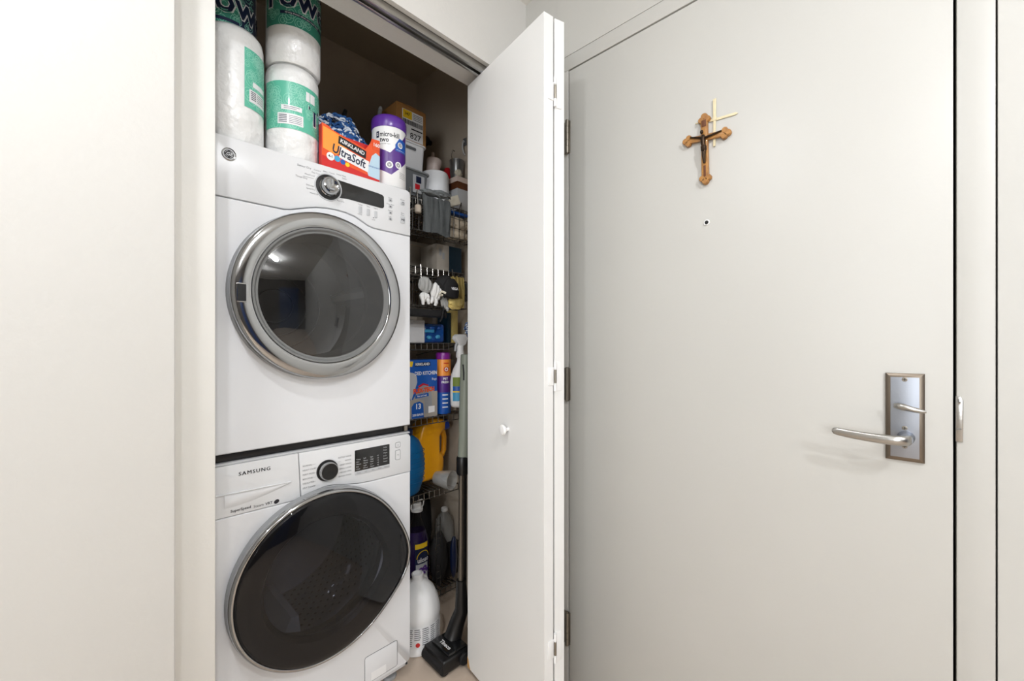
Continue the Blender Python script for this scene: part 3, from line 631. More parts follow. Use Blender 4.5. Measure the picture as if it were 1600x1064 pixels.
m = MB(); m.tube([(.668, 1.49, 1.98), (.672, 1.50, 2.02), (.682, 1.505, 2.05)], [.010, .009, .007], 10); m.build('handle', M['black'], t)

# disinfecting wipe canister
cx, cy, r = .7800, 1.368, .0590
cn = thing('wipes_canister', 'white wipes canister with purple lid and purple label at the right front of the dryer', 'canister', (cx, cy, DT))
m = MB(); m.lathe([(r * .9, 0), (r, .006), (r, .215), (r * .985, .219)], (cx, cy, DT), 56); m.build('body', M['white'], cn, smooth=50)
m = MB(); m.lathe([(r * 1.02, .210), (r * 1.04, .213), (r * 1.04, .243), (r * .99, .251), (r * .90, .2545), (r * .80, .255), (r * .30, .258), (.001, .258)], (cx, cy, DT), 56); ld = m.build('lid', M['purple'], cn, smooth=40)
m = MB(); m.lathe([(.022, .257), (.021, .262), (.012, .264)], (cx, cy - .01, DT), 24); m.build('flip_cap', M['purple'], ld)
A0 = -80
f = lambda k: cylmap(cx, cy, r * (1.004 + .004 * k), A0)
def cp(name, pts, mt, par, k=0):
    # polygon wrapped on the canister, cut in thin vertical strips
    m = MB(); us = [p[0] for p in pts]; u0, u1 = min(us), max(us); n = max(2, int((u1 - u0) / .004)); fk = f(k)
    def zr(u):
        zs = []
        for i in range(len(pts)):
            (a, b), (c, d) = pts[i], pts[(i + 1) % len(pts)]
            if a != c and min(a, c) - 1e-9 <= u <= max(a, c) + 1e-9: zs.append(b + (d - b) * (u - a) / (c - a))
        return (min(zs), max(zs)) if zs else (0, 0)
    for i in range(n):
        a, b = u0 + (u1 - u0) * i / n, u0 + (u1 - u0) * (i + 1) / n; za, zb = zr(a), zr(b)
        m.add([fk(a, DT + za[0]), fk(b, DT + zb[0]), fk(b, DT + zb[1]), fk(a, DT + za[1])], [[0, 1, 2, 3]])
    return m.build(name, mt, par, smooth=60)
lb = cp('label', [(0, .068), (.012, .062), (.060, .042), (.129, .105), (.129, .205), (.056, .118), (.020, .132), (0, .135)], M['purplel'], cn)
cp('blue_patch', [(.074, .128), (.128, .128), (.128, .170), (.090, .176), (.074, .150)], M['bluep'], lb, 1)
m = MB(); fk = f(2)
def disc(mb, u, v, R_, fk, n=20): mb.add([fk(u + R_ * math.cos(2 * PI * i / n), DT + v + R_ * math.sin(2 * PI * i / n)) for i in range(n)], [list(range(n))])
for u, v, R_ in ((.054, .076, .0125), (.086, .080, .0120), (.094, .152, .0105)): disc(m, u, v, R_, fk)
m.text('kills germs in 1 min', .100, DT + .134, .0055, mapf=fk); m.build('round_icon', M['wlabel'], lb)
m = MB(); fk = f(3)
for u, v, R_ in ((.054, .076, .0080), (.086, .080, .0075), (.094, .152, .0070)): disc(m, u, v, R_, fk)
m.build('icon_centre', M['grey'], lb)
m = MB(); fk = f(4); m.text('v', .054, DT + .076, .012, mapf=fk, bold=.0004); m.text('v', .086, DT + .080, .012, mapf=fk, bold=.0004); m.text('1', .094, DT + .152, .010, mapf=fk); m.build('icon_mark', M['wlabel'], lb)
m = MB(); fk = f(1); m.text('micro-kill', .020, DT + .181, .0240, bold=.0004, ax='l', mapf=fk, sx=.76); m.text('two', .020, DT + .162, .0235, bold=.0004, ax='l', mapf=fk, sx=.85); m.text('germicidal wipes', .020, DT + .148, .0055, ax='l', mapf=fk)
for k_ in range(4): m.text('160 large wipes', .090, DT + .056 - k_ * .006, .0045, ax='l', mapf=fk)
m.build('lettering', M['ink'], cn)
m = MB(); m.grid(f(1), .006, .017, DT + .170, DT + .192, 4); lg = m.build('logo_block', M['navy'], cn)
m = MB(); m.grid(f(2), .009, .014, DT + .177, DT + .181, 2); m.grid(f(2), .009, .014, DT + .184, DT + .186, 2); m.build('logo_mark', M['wlabel'], lg)

# ------------------------------------------------------------------ wire shelves
SY0, SY1, SX0, SX1 = 1.48, 1.865, .845, 1.222
def wire_shelf(z, label, x1=SX1, lip=.026, SY0=SY0):
    t = thing('wire_shelf', label, 'shelf', ((SX0 + x1) / 2, (SY0 + SY1) / 2, z), 0, 'black wire shelves in the closet')
    m = MB(); m.tube([(SX0, SY0, z), (x1, SY0, z)], .0023, 8); m.build('front_rail', M['wirel'], t)
    m = MB(); m.tube([(SX0, SY0, z - lip), (x1, SY0, z - lip)], .0023, 8); m.build('front_rail', M['wirel'], t)
    m = MB(); m.tube([(SX0, SY1, z), (x1, SY1, z)], .0022, 8); m.tube([(SX0, (SY0 + SY1) / 2, z - .004), (x1, (SY0 + SY1) / 2, z - .004)], .0022, 8); m.build('cross_rail', M['wire'], t)
    m = MB(); n = 16
    for i in range(n + 1):
        x = SX0 + .004 + (x1 - SX0 - .008) * i / n
        m.tube([(x, SY1, z + .001), (x, SY0, z + .001)], .0017, 5)
    m.build('deck_wires', M['wire'], t)['kind'] = 'stuff'
    for i in range(14):
        x = SX0 + .004 + (x1 - SX0 - .008) * i / 13; m = MB(); m.tube([(x, SY0 - .0015, z + .002), (x, SY0 - .0025, z - lip - .002)], .0019, 6); m.build('lip_wire', M['wirel'], t)
    for x in (SX0 + .01, x1 - .002):
        m = MB(); m.tube([(x, SY0 + .01, z - .003), (x, SY1, z - .06)], .003, 6); m.build('brace', M['wire'], t)
    return t
wire_shelf(1.800, 'topmost black wire shelf, carrying the storage bins')
wire_shelf(1.512, 'black wire shelf just above the hanging gloves')
wire_shelf(1.1965, 'black wire shelf under the white box and blue bag, at mid height')
wire_shelf(.882, 'black wire shelf carrying the blue trash bag box')
wire_shelf(.568, 'black wire shelf carrying the amber detergent jug', 1.19)
wire_shelf(.088, 'lowest black wire shelf just above the floor', SY0=1.54)
S = [1.8027, 1.5147, 1.1992, .8847, .5707, .0910]

# ---- top shelf
def bin_(name, label, cat, x0, x1, y0, y1, z0, z1, mt, rim=None, taper=.012):
    t = thing(name, label, cat, ((x0 + x1) / 2, (y0 + y1) / 2, z0))
    T = taper; r = .018; lo = rrect(x0 + T, x1 - T, y0 + T, y1 - T, r); hi = rrect(x0, x1, y0, y1, r); n = len(lo)
    li = rrect(x0 + T + .003, x1 - T - .003, y0 + T + .003, y1 - T - .003, r); hi2 = rrect(x0 + .003, x1 - .003, y0 + .003, y1 - .003, r)
    vs = [(p[0], p[1], z0) for p in lo] + [(p[0], p[1], z1) for p in hi] + [(p[0], p[1], z1) for p in hi2] + [(p[0], p[1], z0 + .004) for p in li]
    fs = [[k * n + i, k * n + (i + 1) % n, (k + 1) * n + (i + 1) % n, (k + 1) * n + i] for k in range(3) for i in range(n)] + [list(range(n))[::-1], [3 * n + i for i in range(n)]]
    m = MB(); m.add(vs, fs); b = m.build('body', mt, t)
    m = MB(); h = rrect(x0 - .003, x1 + .003, y0 - .003, y1 + .003, r + .002); m.tube([(p[0], p[1], z1 - .002) for p in h + [h[0]]], .0042, 8, cap=False); m.build('rim', rim or mt, t)
    return t, b
t, b = bin_('storage_bin', 'grey translucent bin on the top shelf, lowest of the stack', 'bin', .885, 1.046, 1.500, 1.70, S[0], 1.918, M['greybin'], M['grim'], .010)
m = MB(); m.box(.965, 1.022, 1.5000, 1.5030, 1.825, 1.900, .001); pk = m.build('card_behind_wall', M['lgrey'], t)
m = MB(); m.box(.975, .998, 1.4985, 1.4998, 1.840, 1.862, .0005); m.build('red_print_patch', M['red'], pk)
m = MB(); m.box(.980, 1.005, 1.4985, 1.4998, 1.868, 1.895, .0005); m.build('blue_print_patch', M['navy'], pk)
t, b = bin_('storage_bin', 'white bin with a handle slot, in the middle of the stack below the cardboard box', 'bin', .895, 1.048, 1.530, 1.70, 1.9205, 2.045, M['bin'], None, .006)
m = MB(); m.prism(rrect(.940, 1.000, 2.014, 2.026, .0055, 4), 1.5295, 1.5325); hs = m.build('handle_slot', M['print'], t)
m = MB(); p_ = rrect(.937, 1.003, 2.011, 2.029, .008, 4); m.tube([(x, 1.530, z) for x, z in p_ + [p_[0]]], .0015, 6, cap=False); m.build('handle_frame', M['bin'], t)
cb = thing('cardboard_box', 'brown cardboard box with yellow and white shipping label, on top of the white bin', 'box', (.985, 1.615, 2.048))
m = MB(); m.box(.915, 1.060, 1.545, 1.680, 2.048, 2.200, .0015, 1); bb = m.build('carton', M['card'], cb)
m = MB(); m.prism([(.916, 2.200), (.985, 2.203), (1.059, 2.200), (1.059, 2.2015), (.985, 2.2055), (.916, 2.2015)], 1.546, 1.679); m.build('flap', M['card'], cb)
m = MB(); m.box(.942, 1.044, 1.5440, 1.5450, 2.060, 2.182); l_ = m.build('shipping_label', M['wlabel'], bb)
m = MB(); m.box(.945, .988, 1.5432, 1.5440, 2.146, 2.180); m.build('yellow_sticker', M['yellow'], bb)
m = MB(); random.seed(3); x = .944
while x < 1.04: wd = random.choice((.0010, .0018, .0026)); m.box(x, x + wd, 1.5432, 1.5440, 2.122, 2.142); x += wd + random.choice((.0015, .0025))
m.box(.985, 1.040, 1.5432, 1.5440, 2.106, 2.111); m.text('347', .965, 2.164, .016, 1.5428, bold=.0003)
for k_ in range(4): m.box(.995, 1.038, 1.5432, 1.5440, 2.172 - k_ * .007, 2.1735 - k_ * .007)
m.text('827', 1.005, 2.078, .036, 1.5428, bold=.0002); m.build('label_print', M['ink'], bb)
# grey and white clip behind the canister
t = thing('upright_clip', 'grey and white clip seen just behind the purple lid', 'clip', (.842, 1.60, S[0]))
m = MB(); m.tube([(.868, 1.60, S[0] + .001), (.868, 1.60, 2.13), (.872, 1.60, 2.168)], [.010, .009, .008], 12); m.build('body', M['grey'], t)
m = MB(); m.tube([(.872, 1.60, 2.165), (.875, 1.60, 2.178)], [.009, .006], 12); m.build('cap', M['lgrey'], t)
# tall rounded white bin, tilted cup, red ball, pot
t = thing('waste_bin', 'plain white rounded upright bin on the top shelf right of the grey bin', 'bin', (1.124, 1.568, S[0]))
m = MB(); o_ = []
m.lathe([(.058, 0), (.064, .006), (.064, .10), (.062, .146), (.058, .157), (.050, .161)], (1.124, 1.568, S[0]), 40, R=lambda a: 1 + .02 * abs(math.cos(2 * a)) ** 3); m.build('body', M['bin'], t)
t = thing('plastic_bottle', 'pinkish white bottle with wide open neck, behind the rounded white bin', 'bottle', (1.165, 1.665, S[0]))
T = Tr(1.166, 1.690, S[0] + .005) @ Rx(7) @ Ry(4) @ Matrix.Diagonal((1, 1, 1.13, 1))
m = MB(T); m.lathe([(.026, 0), (.030, .01), (.030, .16), (.028, .19)], (0, 0, 0), 28); m.build('body', M['grey'], t)
m = MB(T); m.lathe([(.030, .185), (.034, .215), (.036, .232), (.033, .240), (.029, .232), (.027, .21)], (0, 0, 0), 28, cap=False); m.lathe([(.0275, .212), (.001, .2125)], (0, 0, 0), 20, cap=False); m.build('collar', M['pink'], t)
m = MB(T); m.tube([(.004, .025, .21), (.006, .028, .26), (.006, .03, .275)], [.010, .008, .007], 12); m.build('spout', M['pink'], t)
m = MB(T); m.lathe([(.0305, .09), (.0305, .105)], (0, 0, 0), 28, cap=False); m.build('black_band', M['black'], t); m = MB(T); m.lathe([(.0308, .125), (.0305, .15)], (0, 0, 0), 28, cap=False); m.build('black_band', M['black'], t)
m = MB(); m.lathe([(.018, 0), (.021, .005), (.021, .19), (.019, .222), (.012, .238), (.001, .240)], (1.240, 1.628, S[0]), 24); tag(m.build('red_canister', M['red'], None), 'small red rounded can beside the pinkish bottle on the top shelf', 'can')
t = thing('parts_box', 'grey box with brown band and pinkish lid at the far right of the top shelf', 'box', (1.218, 1.545, S[0]))
m = MB(); m.box(1.198, 1.268, 1.500, 1.590, S[0], 1.905, .002); m.build('carton', M['lgrey'], t)
m = MB(); m.box(1.196, 1.270, 1.498, 1.592, 1.936, 1.960, .002); m.build('lid', M['pink'], t); m = MB(); m.box(1.198, 1.268, 1.500, 1.590, 1.905, 1.936, .001); m.build('brown_band', M['wooddark'], t)
m = MB(); m.blob((1.214, 1.512, 1.978), (.019, .012, .0165), .4, 4, 9); tag(m.build('crumpled_wrapper', M['foam'], None), 'small crumpled cream wrapper lying on the pinkish lid', 'wrapper')
t = thing('steel_cup', 'grey metal cup standing on the pinkish lid at the far right', 'cup', (1.240, 1.555, 1.961))
m = MB(); m.lathe([(.001, 0), (.026, .001), (.030, .006), (.034, .085), (.035, .092), (.033, .092), (.028, .008)], (1.238, 1.553, 1.9605), 32, cap=False); m.build('body', M['pot'], t)
m = MB(); m.tube([(1.207, 1.545, 2.040), (1.192, 1.535, 2.060), (1.196, 1.53, 2.085), (1.208, 1.53, 2.082)], .0025, 6); m.build('handle', M['steel'], t)
t = thing('wall_hook', 'white cable hook hanging at the far right above the top shelf', 'hook', (1.276, 1.54, 2.12))
m = MB(); m.tube([(1.276, 1.54, 2.15), (1.268, 1.54, 2.155), (1.261, 1.538, 2.14), (1.259, 1.537, 2.115), (1.267, 1.537, 2.095), (1.275, 1.538, 2.09)], .004, 8); m.build('cable', M['lgrey'], t)
m = MB(); m.box(1.2725, 1.2788, 1.528, 1.552, 2.135, 2.17, .002); m.build('wall_plate', M['print'], t)
t = thing('coat_peg', 'round black peg on the closet wall right of the cardboard box', 'hook', (1.278, 1.82, 2.24))
m = MB(); m.tube([(1.2785, 1.82, 2.24), (1.262, 1.819, 2.24)], .012, 12); m.build('stem', M['black'], t); m = MB(); m.blob((1.244, 1.817, 2.24), (.024, .024, .026), 0, 1, 1); m.build('ball', M['black'], t)

# ---- hanging basket under the top shelf with cloths
def basket(label, x0, x1, y0, y1, z0, z1, n=11, rows=3):
    t = thing('wire_basket', label, 'basket', ((x0 + x1) / 2, (y0 + y1) / 2, z0))
    m = MB(); 
    for z in (z1, z0): m.tube([(x0, y1, z), (x0, y0, z), (x1, y0, z), (x1, y1, z), (x0, y1, z)], .0022, 6)
    m.build('rim_rail', M['wirel'], t)
    m = MB()
    for i in range(n + 1):
        x = x0 + (x1 - x0) * i / n; m.tube([(x, y0, z1), (x, y0 + .002, z0), (x, y1, z0), (x, y1, z1)], .0013, 5)
    for k in range(1, rows): z = z0 + (z1 - z0) * k / rows; m.tube([(x0, y0, z), (x1, y0, z)], .0012, 5)
    m.build('wire_mesh', M['wire'], t)['kind'] = 'stuff'
    return t
b = basket('black wire basket hanging under the top shelf, holding folded cloths', .900, 1.215, 1.400, 1.470, 1.640, 1.766)
m = MB(); m.tube([(.935, 1.47, 1.766), (.935, 1.474, 1.83), (.935, 1.486, 1.803)], .002, 6); m.tube([(1.20, 1.47, 1.766), (1.20, 1.474, 1.83), (1.20, 1.486, 1.803)], .002, 6); m.build('hanging_hook', M['wirel'], b)
def cloth(name, label, f, u, v, mt, nu=24, nv=24, th=.004, cat='cloth'):
    m = MB(); m.grid(f, u[0], u[1], v[0], v[1], nu, nv); o = m.build(name, mt, None, smooth=80, solid=th); return tag(o, label, cat)
def drape(x0, x1, yf, ztop, zbot, back, amp=.006, seed=0, wv=9):
    def f(u, v):
        # v 0..1: runs over the top from back to front and down
        x = x0 + (x1 - x0) * u; n_ = noise.noise(Vector((u * wv, v * 2 + seed, seed * 3.1)))
        if v < .35: q = v / .35; y = back + (yf - back) * q; z = ztop - .012 * (1 - q) + n_ * amp
        else: q = (v - .35) / .65; y = yf + n_ * amp * 1.2 - .004 * math.sin(q * PI); z = ztop + (zbot + .01 * noise.noise(Vector((u * 3, seed, 0))) - ztop) * q
        return (x + (n_ * .006) * (1 if v > .35 else 0), y, z)
    return f
cloth('grey_cloth', 'grey cloth draped over the front of the upper wire basket', drape(.930, 1.064, 1.378, 1.778, 1.634, 1.398, .012, 2, 13), (0, 1), (0, 1), M['gcloth'])
m = MB(); m.blob((1.030, 1.392, 1.802), (.045, .020, .015), .5, 3, 3); m.blob((.980, 1.392, 1.796), (.048, .018, .012), .5, 3, 8); tag(m.build('bunched_cloth', M['gcloth'], None), 'bunched upper roll of grey cloth just under the rounded white bin', 'cloth')
m = MB(); m.blob((1.145, 1.428, 1.712), (.060, .022, .028), .45, 3, 5); tag(m.build('folded_towel', M['tcloth'], None), 'upper tan towel folded in the right of the upper wire basket', 'towel')
m = MB(); m.blob((1.140, 1.428, 1.667), (.062, .024, .0235), .4, 3, 6); tag(m.build('folded_towel', M['tcloth'], None), 'lower tan towel folded at the bottom of the upper wire basket', 'towel')
m = MB(); m.box(1.110, 1.205, 1.430, 1.462, 1.755, 1.768, .004); tag(m.build('blue_packet', M['bluep'], None), 'flat blue packet on top of the tan towels in the basket', 'packet')
m = MB(Tr(1.120, 1.430, 1.806) @ Ry(-24) @ Rz(-20)); m.box(-.024, .024, -.018, .018, -.020, .020, .004); tag(m.build('foam_block', M['foam'], None), 'cream foam block resting on the grey cloth at the basket corner', 'sponge')
t = thing('small_jar', 'small pale jar tucked at the left end of the upper basket', 'jar', (.912, 1.385, 1.70))
m = MB(); m.cyl((.912, 1.383, 1.700), .0130, .030, 18, bev=.003); m.build('body', M['beige'], t); m = MB(); m.tube([(.912, 1.383, 1.728), (.912, 1.388, 1.79), (.912, 1.399, 1.768)], .002, 6); m.build('wire_hook', M['wirel'], t)

# ---- second shelf: boxes
t = thing('flat_carton', 'plain greyish cardboard sheet standing at the left back of the second shelf', 'box', (.97, 1.70, S[1]))
m = MB(); m.box(.86, 1.178, 1.66, 1.80, S[1], 1.665, .002); m.build('carton', M['gbox'], t); m = MB(); m.box(.862, 1.176, 1.658, 1.66, 1.645, 1.650); m.build('lid_edge', M['beige'], t)
t = thing('appliance_box', 'grey and dark teal box standing at the right of the second shelf', 'box', (1.15, 1.62, S[1]))
m = MB(); m.box(1.083, 1.222, 1.500, 1.62, S[1], 1.632, .0015); m.build('carton', M['gbox'], t); m = MB(); m.box(1.150, 1.2215, 1.4984, 1.5003, S[1] + .002, 1.630); m.build('teal_panel', M['dteal'], t)
m = MB(); m.box(1.0835, 1.150, 1.4985, 1.5005, S[1] + .002, 1.630); m.build('grey_panel', M['gbox'], t)
for x, z in ((1.103, 1.60), (1.120, 1.585)):
    m = MB(); m.box(x - .006, x + .006, 1.4978, 1.4986, z - .018, z + .012); m.build('printed_icon', M['grey'], t)

# ---- hanging basket with gloves
b = basket('black wire basket of work gloves hanging under the second shelf', .900, 1.170, 1.400, 1.475, 1.345, 1.462, 9, 2)
m = MB(); m.tube([(.985, 1.470, 1.462), (.985, 1.4735, 1.524), (.985, 1.4785, 1.522)], .0024, 6); m.tube([(1.15, 1.470, 1.462), (1.15, 1.4735, 1.524), (1.15, 1.4785, 1.522)], .0024, 6); m.build('hanging_hook', M['wirel'], b)
def glove(label, T, mt, L=.055, name='work_glove', fl=.042):
    t = thing(name, label, 'glove', tuple(T.translation))
    m = MB(T); m.blob((0, 0, 0), (.030, .012, .034), .12, 3, 2)
    m.lathe([(.024, .02), (.026, .05), (.023, .055)], (0, 0, 0), 18, R=lambda a: 1 - .35 * abs(math.sin(a))); m.build('palm', mt, t)
    for k in range(4):
        x = -.022 + k * .0145; l = fl * (1, 1.1, 1.05, .85)[k]
        m = MB(T); m.tube([(x * .8, 0, -.015), (x, -.004, -.035 - l * .4), (x * 1.1, -.001, -.034 - l)], [.0085, .008, .0065], 10); m.build('finger', mt, t)
    m = MB(T); m.tube([(.022, -.002, .0), (.040, -.006, -.012), (.046, -.006, -.030)], [.009, .0085, .006], 10); m.build('thumb', mt, t)
    return t
def mitt(label, c, r, mt, tilt=0, seed=1, fingers=()):
    t = thing('work_glove', label, 'glove', c)
    m = MB(Tr(*c) @ Ry(tilt)); m.blob((0, 0, 0), r, .28, 1.6, seed)
    for k in range(3): x = (-.5 + .5 * k) * r[0]; m.tube([(x, -r[1] * .75, -r[2] * .6), (x * 1.05, -r[1] * .95, 0), (x, -r[1] * .7, r[2] * .65)], [.003, .0055, .003], 8)
    m.build('palm', mt, t)
    for (x, z, x2, z2, q) in fingers: m = MB(Tr(*c) @ Ry(tilt)); m.tube([(x, -.004, z), ((x + x2) / 2, -.010, (z + z2) / 2), (x2, -.006, z2)], [q, q, q * .75], 10); m.build('finger', mt, t)
    return t
mitt('grey knit work glove at the upper left of the lower basket', (.945, 1.384, 1.424), (.030, .015, .031), M['glove'], 4, 3)
mitt('pale grey glove with stubby fingers at the lower left of the basket', (.942, 1.384, 1.378), (.022, .013, .018), M['glovew'], 0, 5, ((-.016, .004, -.010, -.030, .008), (.008, -.004, .016, -.026, .008)))
mitt('bright white work glove in the middle front of the lower basket', (.998, 1.384, 1.402), (.024, .013, .040), M['glovew'], 14, 7, ((-.014, -.030, -.018, -.052, .008), (.004, -.032, .004, -.056, .008)))
mitt('white glove tips showing under the black cap', (1.040, 1.388, 1.362), (.014, .011, .028), M['glove'], -12, 9, ((.004, -.018, .006, -.034, .007),))
t = thing('baseball_cap', 'black cap with small white lettering, hanging in front of the yellow cloth', 'cap', (1.06, 1.36, 1.40))
m = MB(Tr(1.010, 1.378, 1.428) @ Ry(55))
m.lathe([(.026, -.006), (.028, .010), (.028, .030), (.024, .050), (.014, .058), (.001, .060)], (0, 0, 0), 28); m.build('crown', M['blackm'], t)
m = MB(); m.prism([(1.010, 1.384), (1.060, 1.376), (1.078, 1.380), (1.083, 1.405), (1.078, 1.437), (1.058, 1.458), (1.028, 1.456), (1.008, 1.43)], 1.338, 1.362, .008); m.build('front_panel', M['blackm'], t)
m = MB(); m.text('VEGA', 1.056, 1.416, .0135, 1.3370, bold=.0006); m.build('lettering', M['wlabel'], t)
m = MB(); m.tube([(1.014, 1.342, 1.396), (.998, 1.348, 1.402), (.996, 1.356, 1.392), (1.008, 1.356, 1.388)], .005, 8); m.build('tan_strap', M['foam'], t)
cloth('yellow_cloth', 'yellow cloth hanging at the right end of the lower basket', drape(1.072, 1.145, 1.388, 1.475, 1.346, 1.412, .010, 7, 6), (0, 1), (0, 1), M['ycloth'])
m = MB(); m.blob((1.090, 1.376, 1.366), (.038, .012, .028), .45, 3, 12); tag(m.build('yellow_bundle', M['ycloth'], None), 'bunched lower end of the yellow cloth below the black cap', 'cloth')
t = thing('black_tray', 'shallow black tray below the hanging gloves', 'tray', (1.0, 1.43, 1.325))
m = MB(); m.box(.88, 1.060, 1.395, 1.470, 1.305, 1.311, .002); m.box(.88, 1.060, 1.394, 1.398, 1.307, 1.332); m.build('body', M['blackm'], t)
m = MB(); m.tube([(1.042, 1.385, 1.40), (1.036, 1.385, 1.35), (1.028, 1.386, 1.300), (1.020, 1.39, 1.285)], .0045, 8); m.tube([(1.055, 1.40, 1.335), (1.045, 1.388, 1.318), (1.05, 1.39, 1.300)], .0035, 8); m.build('cord', M['black'], t)
for x in (.95, 1.07):
    m = MB(); m.tube([(x - .03, 1.468, 1.310), (x - .03, 1.472, 1.343)], .003, 6); m.build('hanger', M['wire'], t)

# ---- mid shelf contents
t = thing('white_box', 'plain white box on the middle shelf beside the dryer edge', 'box', (.93, 1.54, S[2]))
m = MB(); m.box(.862, 1.012, 1.485, 1.60, S[2], 1.2925, .0015); m.build('carton', M['wlabel'], t)
m = MB(); m.box(.880, 1.006, 1.4838, 1.4848, S[2] + .005, 1.287); m.build('front_panel', M['app2'], t)
t = thing('blue_bag', 'shiny blue plastic packet on the middle shelf right of the white box', 'packet', (1.07, 1.56, S[2]))
m = MB(); m.box(1.020, 1.128, 1.500, 1.62, S[2], 1.282, .012, 3)
for v in m.bm.verts: v.co += Vector((0, -1, 0)) * .006 * noise.noise(v.co * 40)
m.build('bag', M['bbag'], t)
for x, z, r in ((1.045, 1.222, .012), (1.090, 1.225, .013), (1.060, 1.262, .012), (1.100, 1.265, .011)):
    m = MB(); m.blob((x, 1.500, z), (r, .006, r * .7), .3, 3, int(x * 99)); m.build('bulge', M['cyan' if z < 1.24 else 'bluep'], t)
m = MB(); m.box(1.022, 1.070, 1.4965, 1.500, 1.243, 1.256, .001); m.build('label', M['cyan'], t)
m = MB(); m.box(1.160, 1.178, 1.520, 1.60, S[2], 1.335, .002); tag(m.build('teal_folder', M['dteal'], None), 'thin dark teal folder standing at the right of the middle shelf', 'folder')
m = MB(); m.box(1.183, 1.214, 1.515, 1.60, S[2], 1.350, .002); tag(m.build('olive_folder', M['ycloth'], None), 'thin tan folder standing at the far right of the middle shelf', 'folder')
m = MB(); m.box(1.132, 1.155, 1.60, 1.68, S[2], 1.335, .002); tag(m.build('cream_carton', M['beige'], None), 'narrow beige carton behind the spray head on the middle shelf', 'box')
t = thing('grey_rag', 'soft grey cloth hanging right of the yellow cloth', 'cloth', (1.185, 1.42, 1.40))
m = MB(); m.blob((1.185, 1.42, 1.42), (.018, .012, .042), .3, 3, 22); m.build('bundle', M['gcloth'], t)

# ---- trash-bag box, powder canister, spray bottle
t = thing('trash_bag_box', 'blue and grey box of kitchen trash bags on the shelf below the middle one', 'box', (1.0, 1.53, S[3]))
bx0, bx1, yz = .886, 1.0760, 1.484
m = MB(); m.box(bx0, bx1, yz, 1.58, S[3], 1.1275, .0012); cn_ = m.build('carton', M['bluep'], t)
def fl(name, pts, mt, k=1): m = MB(); m.prism(pts, yz - .0003 * k - .0002, yz - .0003 * k + .0002); return m.build(name, mt, t)
fl('grey_field', [(bx0, S[3] + .001), (bx1, S[3] + .001), (bx1, .992), (1.058, .992), (1.045, 1.006), (1.020, 1.022), (.985, 1.012), (.972, .990), (.955, .965), (bx0, .955)], M['gbox'])
fl('bag_picture', [(.930, 1.000), (.946, .9600), (.975, 1.035), (.972, 1.060), (.958, 1.074), (.930, 1.080)], M['lgrey'], 2)
fl('yellow_corner', [(.930, 1.1020), (.951, 1.1000), (.956, 1.1220), (.930, 1.1230)], M['yellow'], 2)
fl('brand_band', [(.962, 1.1000), (1.040, 1.1020), (1.040, 1.1180), (.962, 1.1160)], M['navy'], 2)
fl('blue_tab', [(.948, S[3] + .002), (.948, .935), (.960, .950), (.985, .955), (1.004, .945), (1.008, S[3] + .002)], M['bluep'], 2)
fl('sub_label', [(.966, .968), (1.032, .974), (1.030, .988), (.966, .982)], M['bluep'], 2)
fl('code_patch', [(1.030, .902), (1.062, .904), (1.062, .930), (1.030, .930)], M['wlabel'], 2)
fl('printed_bag', [(.985, 1.020), (1.020, 1.020), (1.045, 1.000), (1.050, .905), (1.012, .90), (1.010, .955), (.970, .968)], M['grey'], 1.5)
fl('red_tie', [(.978, 1.018), (1.002, 1.030), (1.030, 1.022), (1.028, 1.016), (1.004, 1.022), (.985, 1.012)], M['red'], 3)
m = MB(); m.text('KIRKLAND', 1.001, 1.1090, .0145, yz - .0014, bold=.0005); m.text('DED KITCHEN', 1.0740, 1.0710, .021, yz - .0014, bold=.0005, ax='r', sx=.82); m.text('Bags', 1.072, 1.0450, .014, yz - .0014, ax='r')
m.text('flex and seal', .998, .978, .0095, yz - .0014, bold=.0002, rot=3); m.text('13', .979, .934, .030, yz - .0014, bold=.0010); m.text('200 BAGS', .978, .9000, .0125, yz - .0014, bold=.0004); m.build('white_lettering', M['wlabel'], t)
m = MB(); m.text('FLEX-TECH', 1.008, 1.000, .0245, yz - .0014, bold=.0015, rot=3, sx=.85); m.build('orange_lettering', M['orange'], t)
cx, cy, r = 1.139, 1.527, .0355
t = thing('powder_canister', 'tall purple, orange and blue powder canister between trash bag box and spray bottle', 'canister', (cx, cy, S[3]))
m = MB(); m.lathe([(r * .96, 0), (r, .004), (r, .090), (r, .095)], (cx, cy, S[3]), 32); m.build('blue_section', M['bluep'], t)
m = MB(); m.lathe([(r, .095), (r, .168)], (cx, cy, S[3]), 32, cap=False); m.build('purple_section', M['purplel'], t)
m = MB(); m.lathe([(r, .168), (r, .236), (r * .98, .240), (r * .9, .241)], (cx, cy, S[3]), 32); m.build('orange_section', M['orangel'], t)
m = MB(); m.lathe([(r * .92, .241), (r * .94, .262), (r * .85, .270), (r * .4, .273)], (cx, cy, S[3]), 32); m.build('lid', mat('magenta_cap', (140, 40, 150), .3, coat=.3), t)
fk = cylmap(cx, cy, r * 1.01, -38); fk2 = cylmap(cx, cy, r * 1.02, -38); fk3 = cylmap(cx, cy, r * 1.03, -38)
def dsc(mb, u, v, R_, fk, n=20): mb.add([fk(u + R_ * math.cos(2 * PI * i / n), v + R_ * math.sin(2 * PI * i / n)) for i in range(n)], [list(range(n))])
m = MB(); dsc(m, .016, S[3] + .197, .0125, fk); m.build('round_emblem', M['redp'], t); m = MB(); dsc(m, .016, S[3] + .197, .0085, fk2); m.text('PET', .012, S[3] + .155, .014, mapf=fk2, bold=.0006); m.text('FRESH', .012, S[3] + .140, .013, mapf=fk2, bold=.0006)
for k_ in range(4): m.grid(fk2, -.002, .024, S[3] + .028 + k_ * .018, S[3] + .033 + k_ * .018, 4)
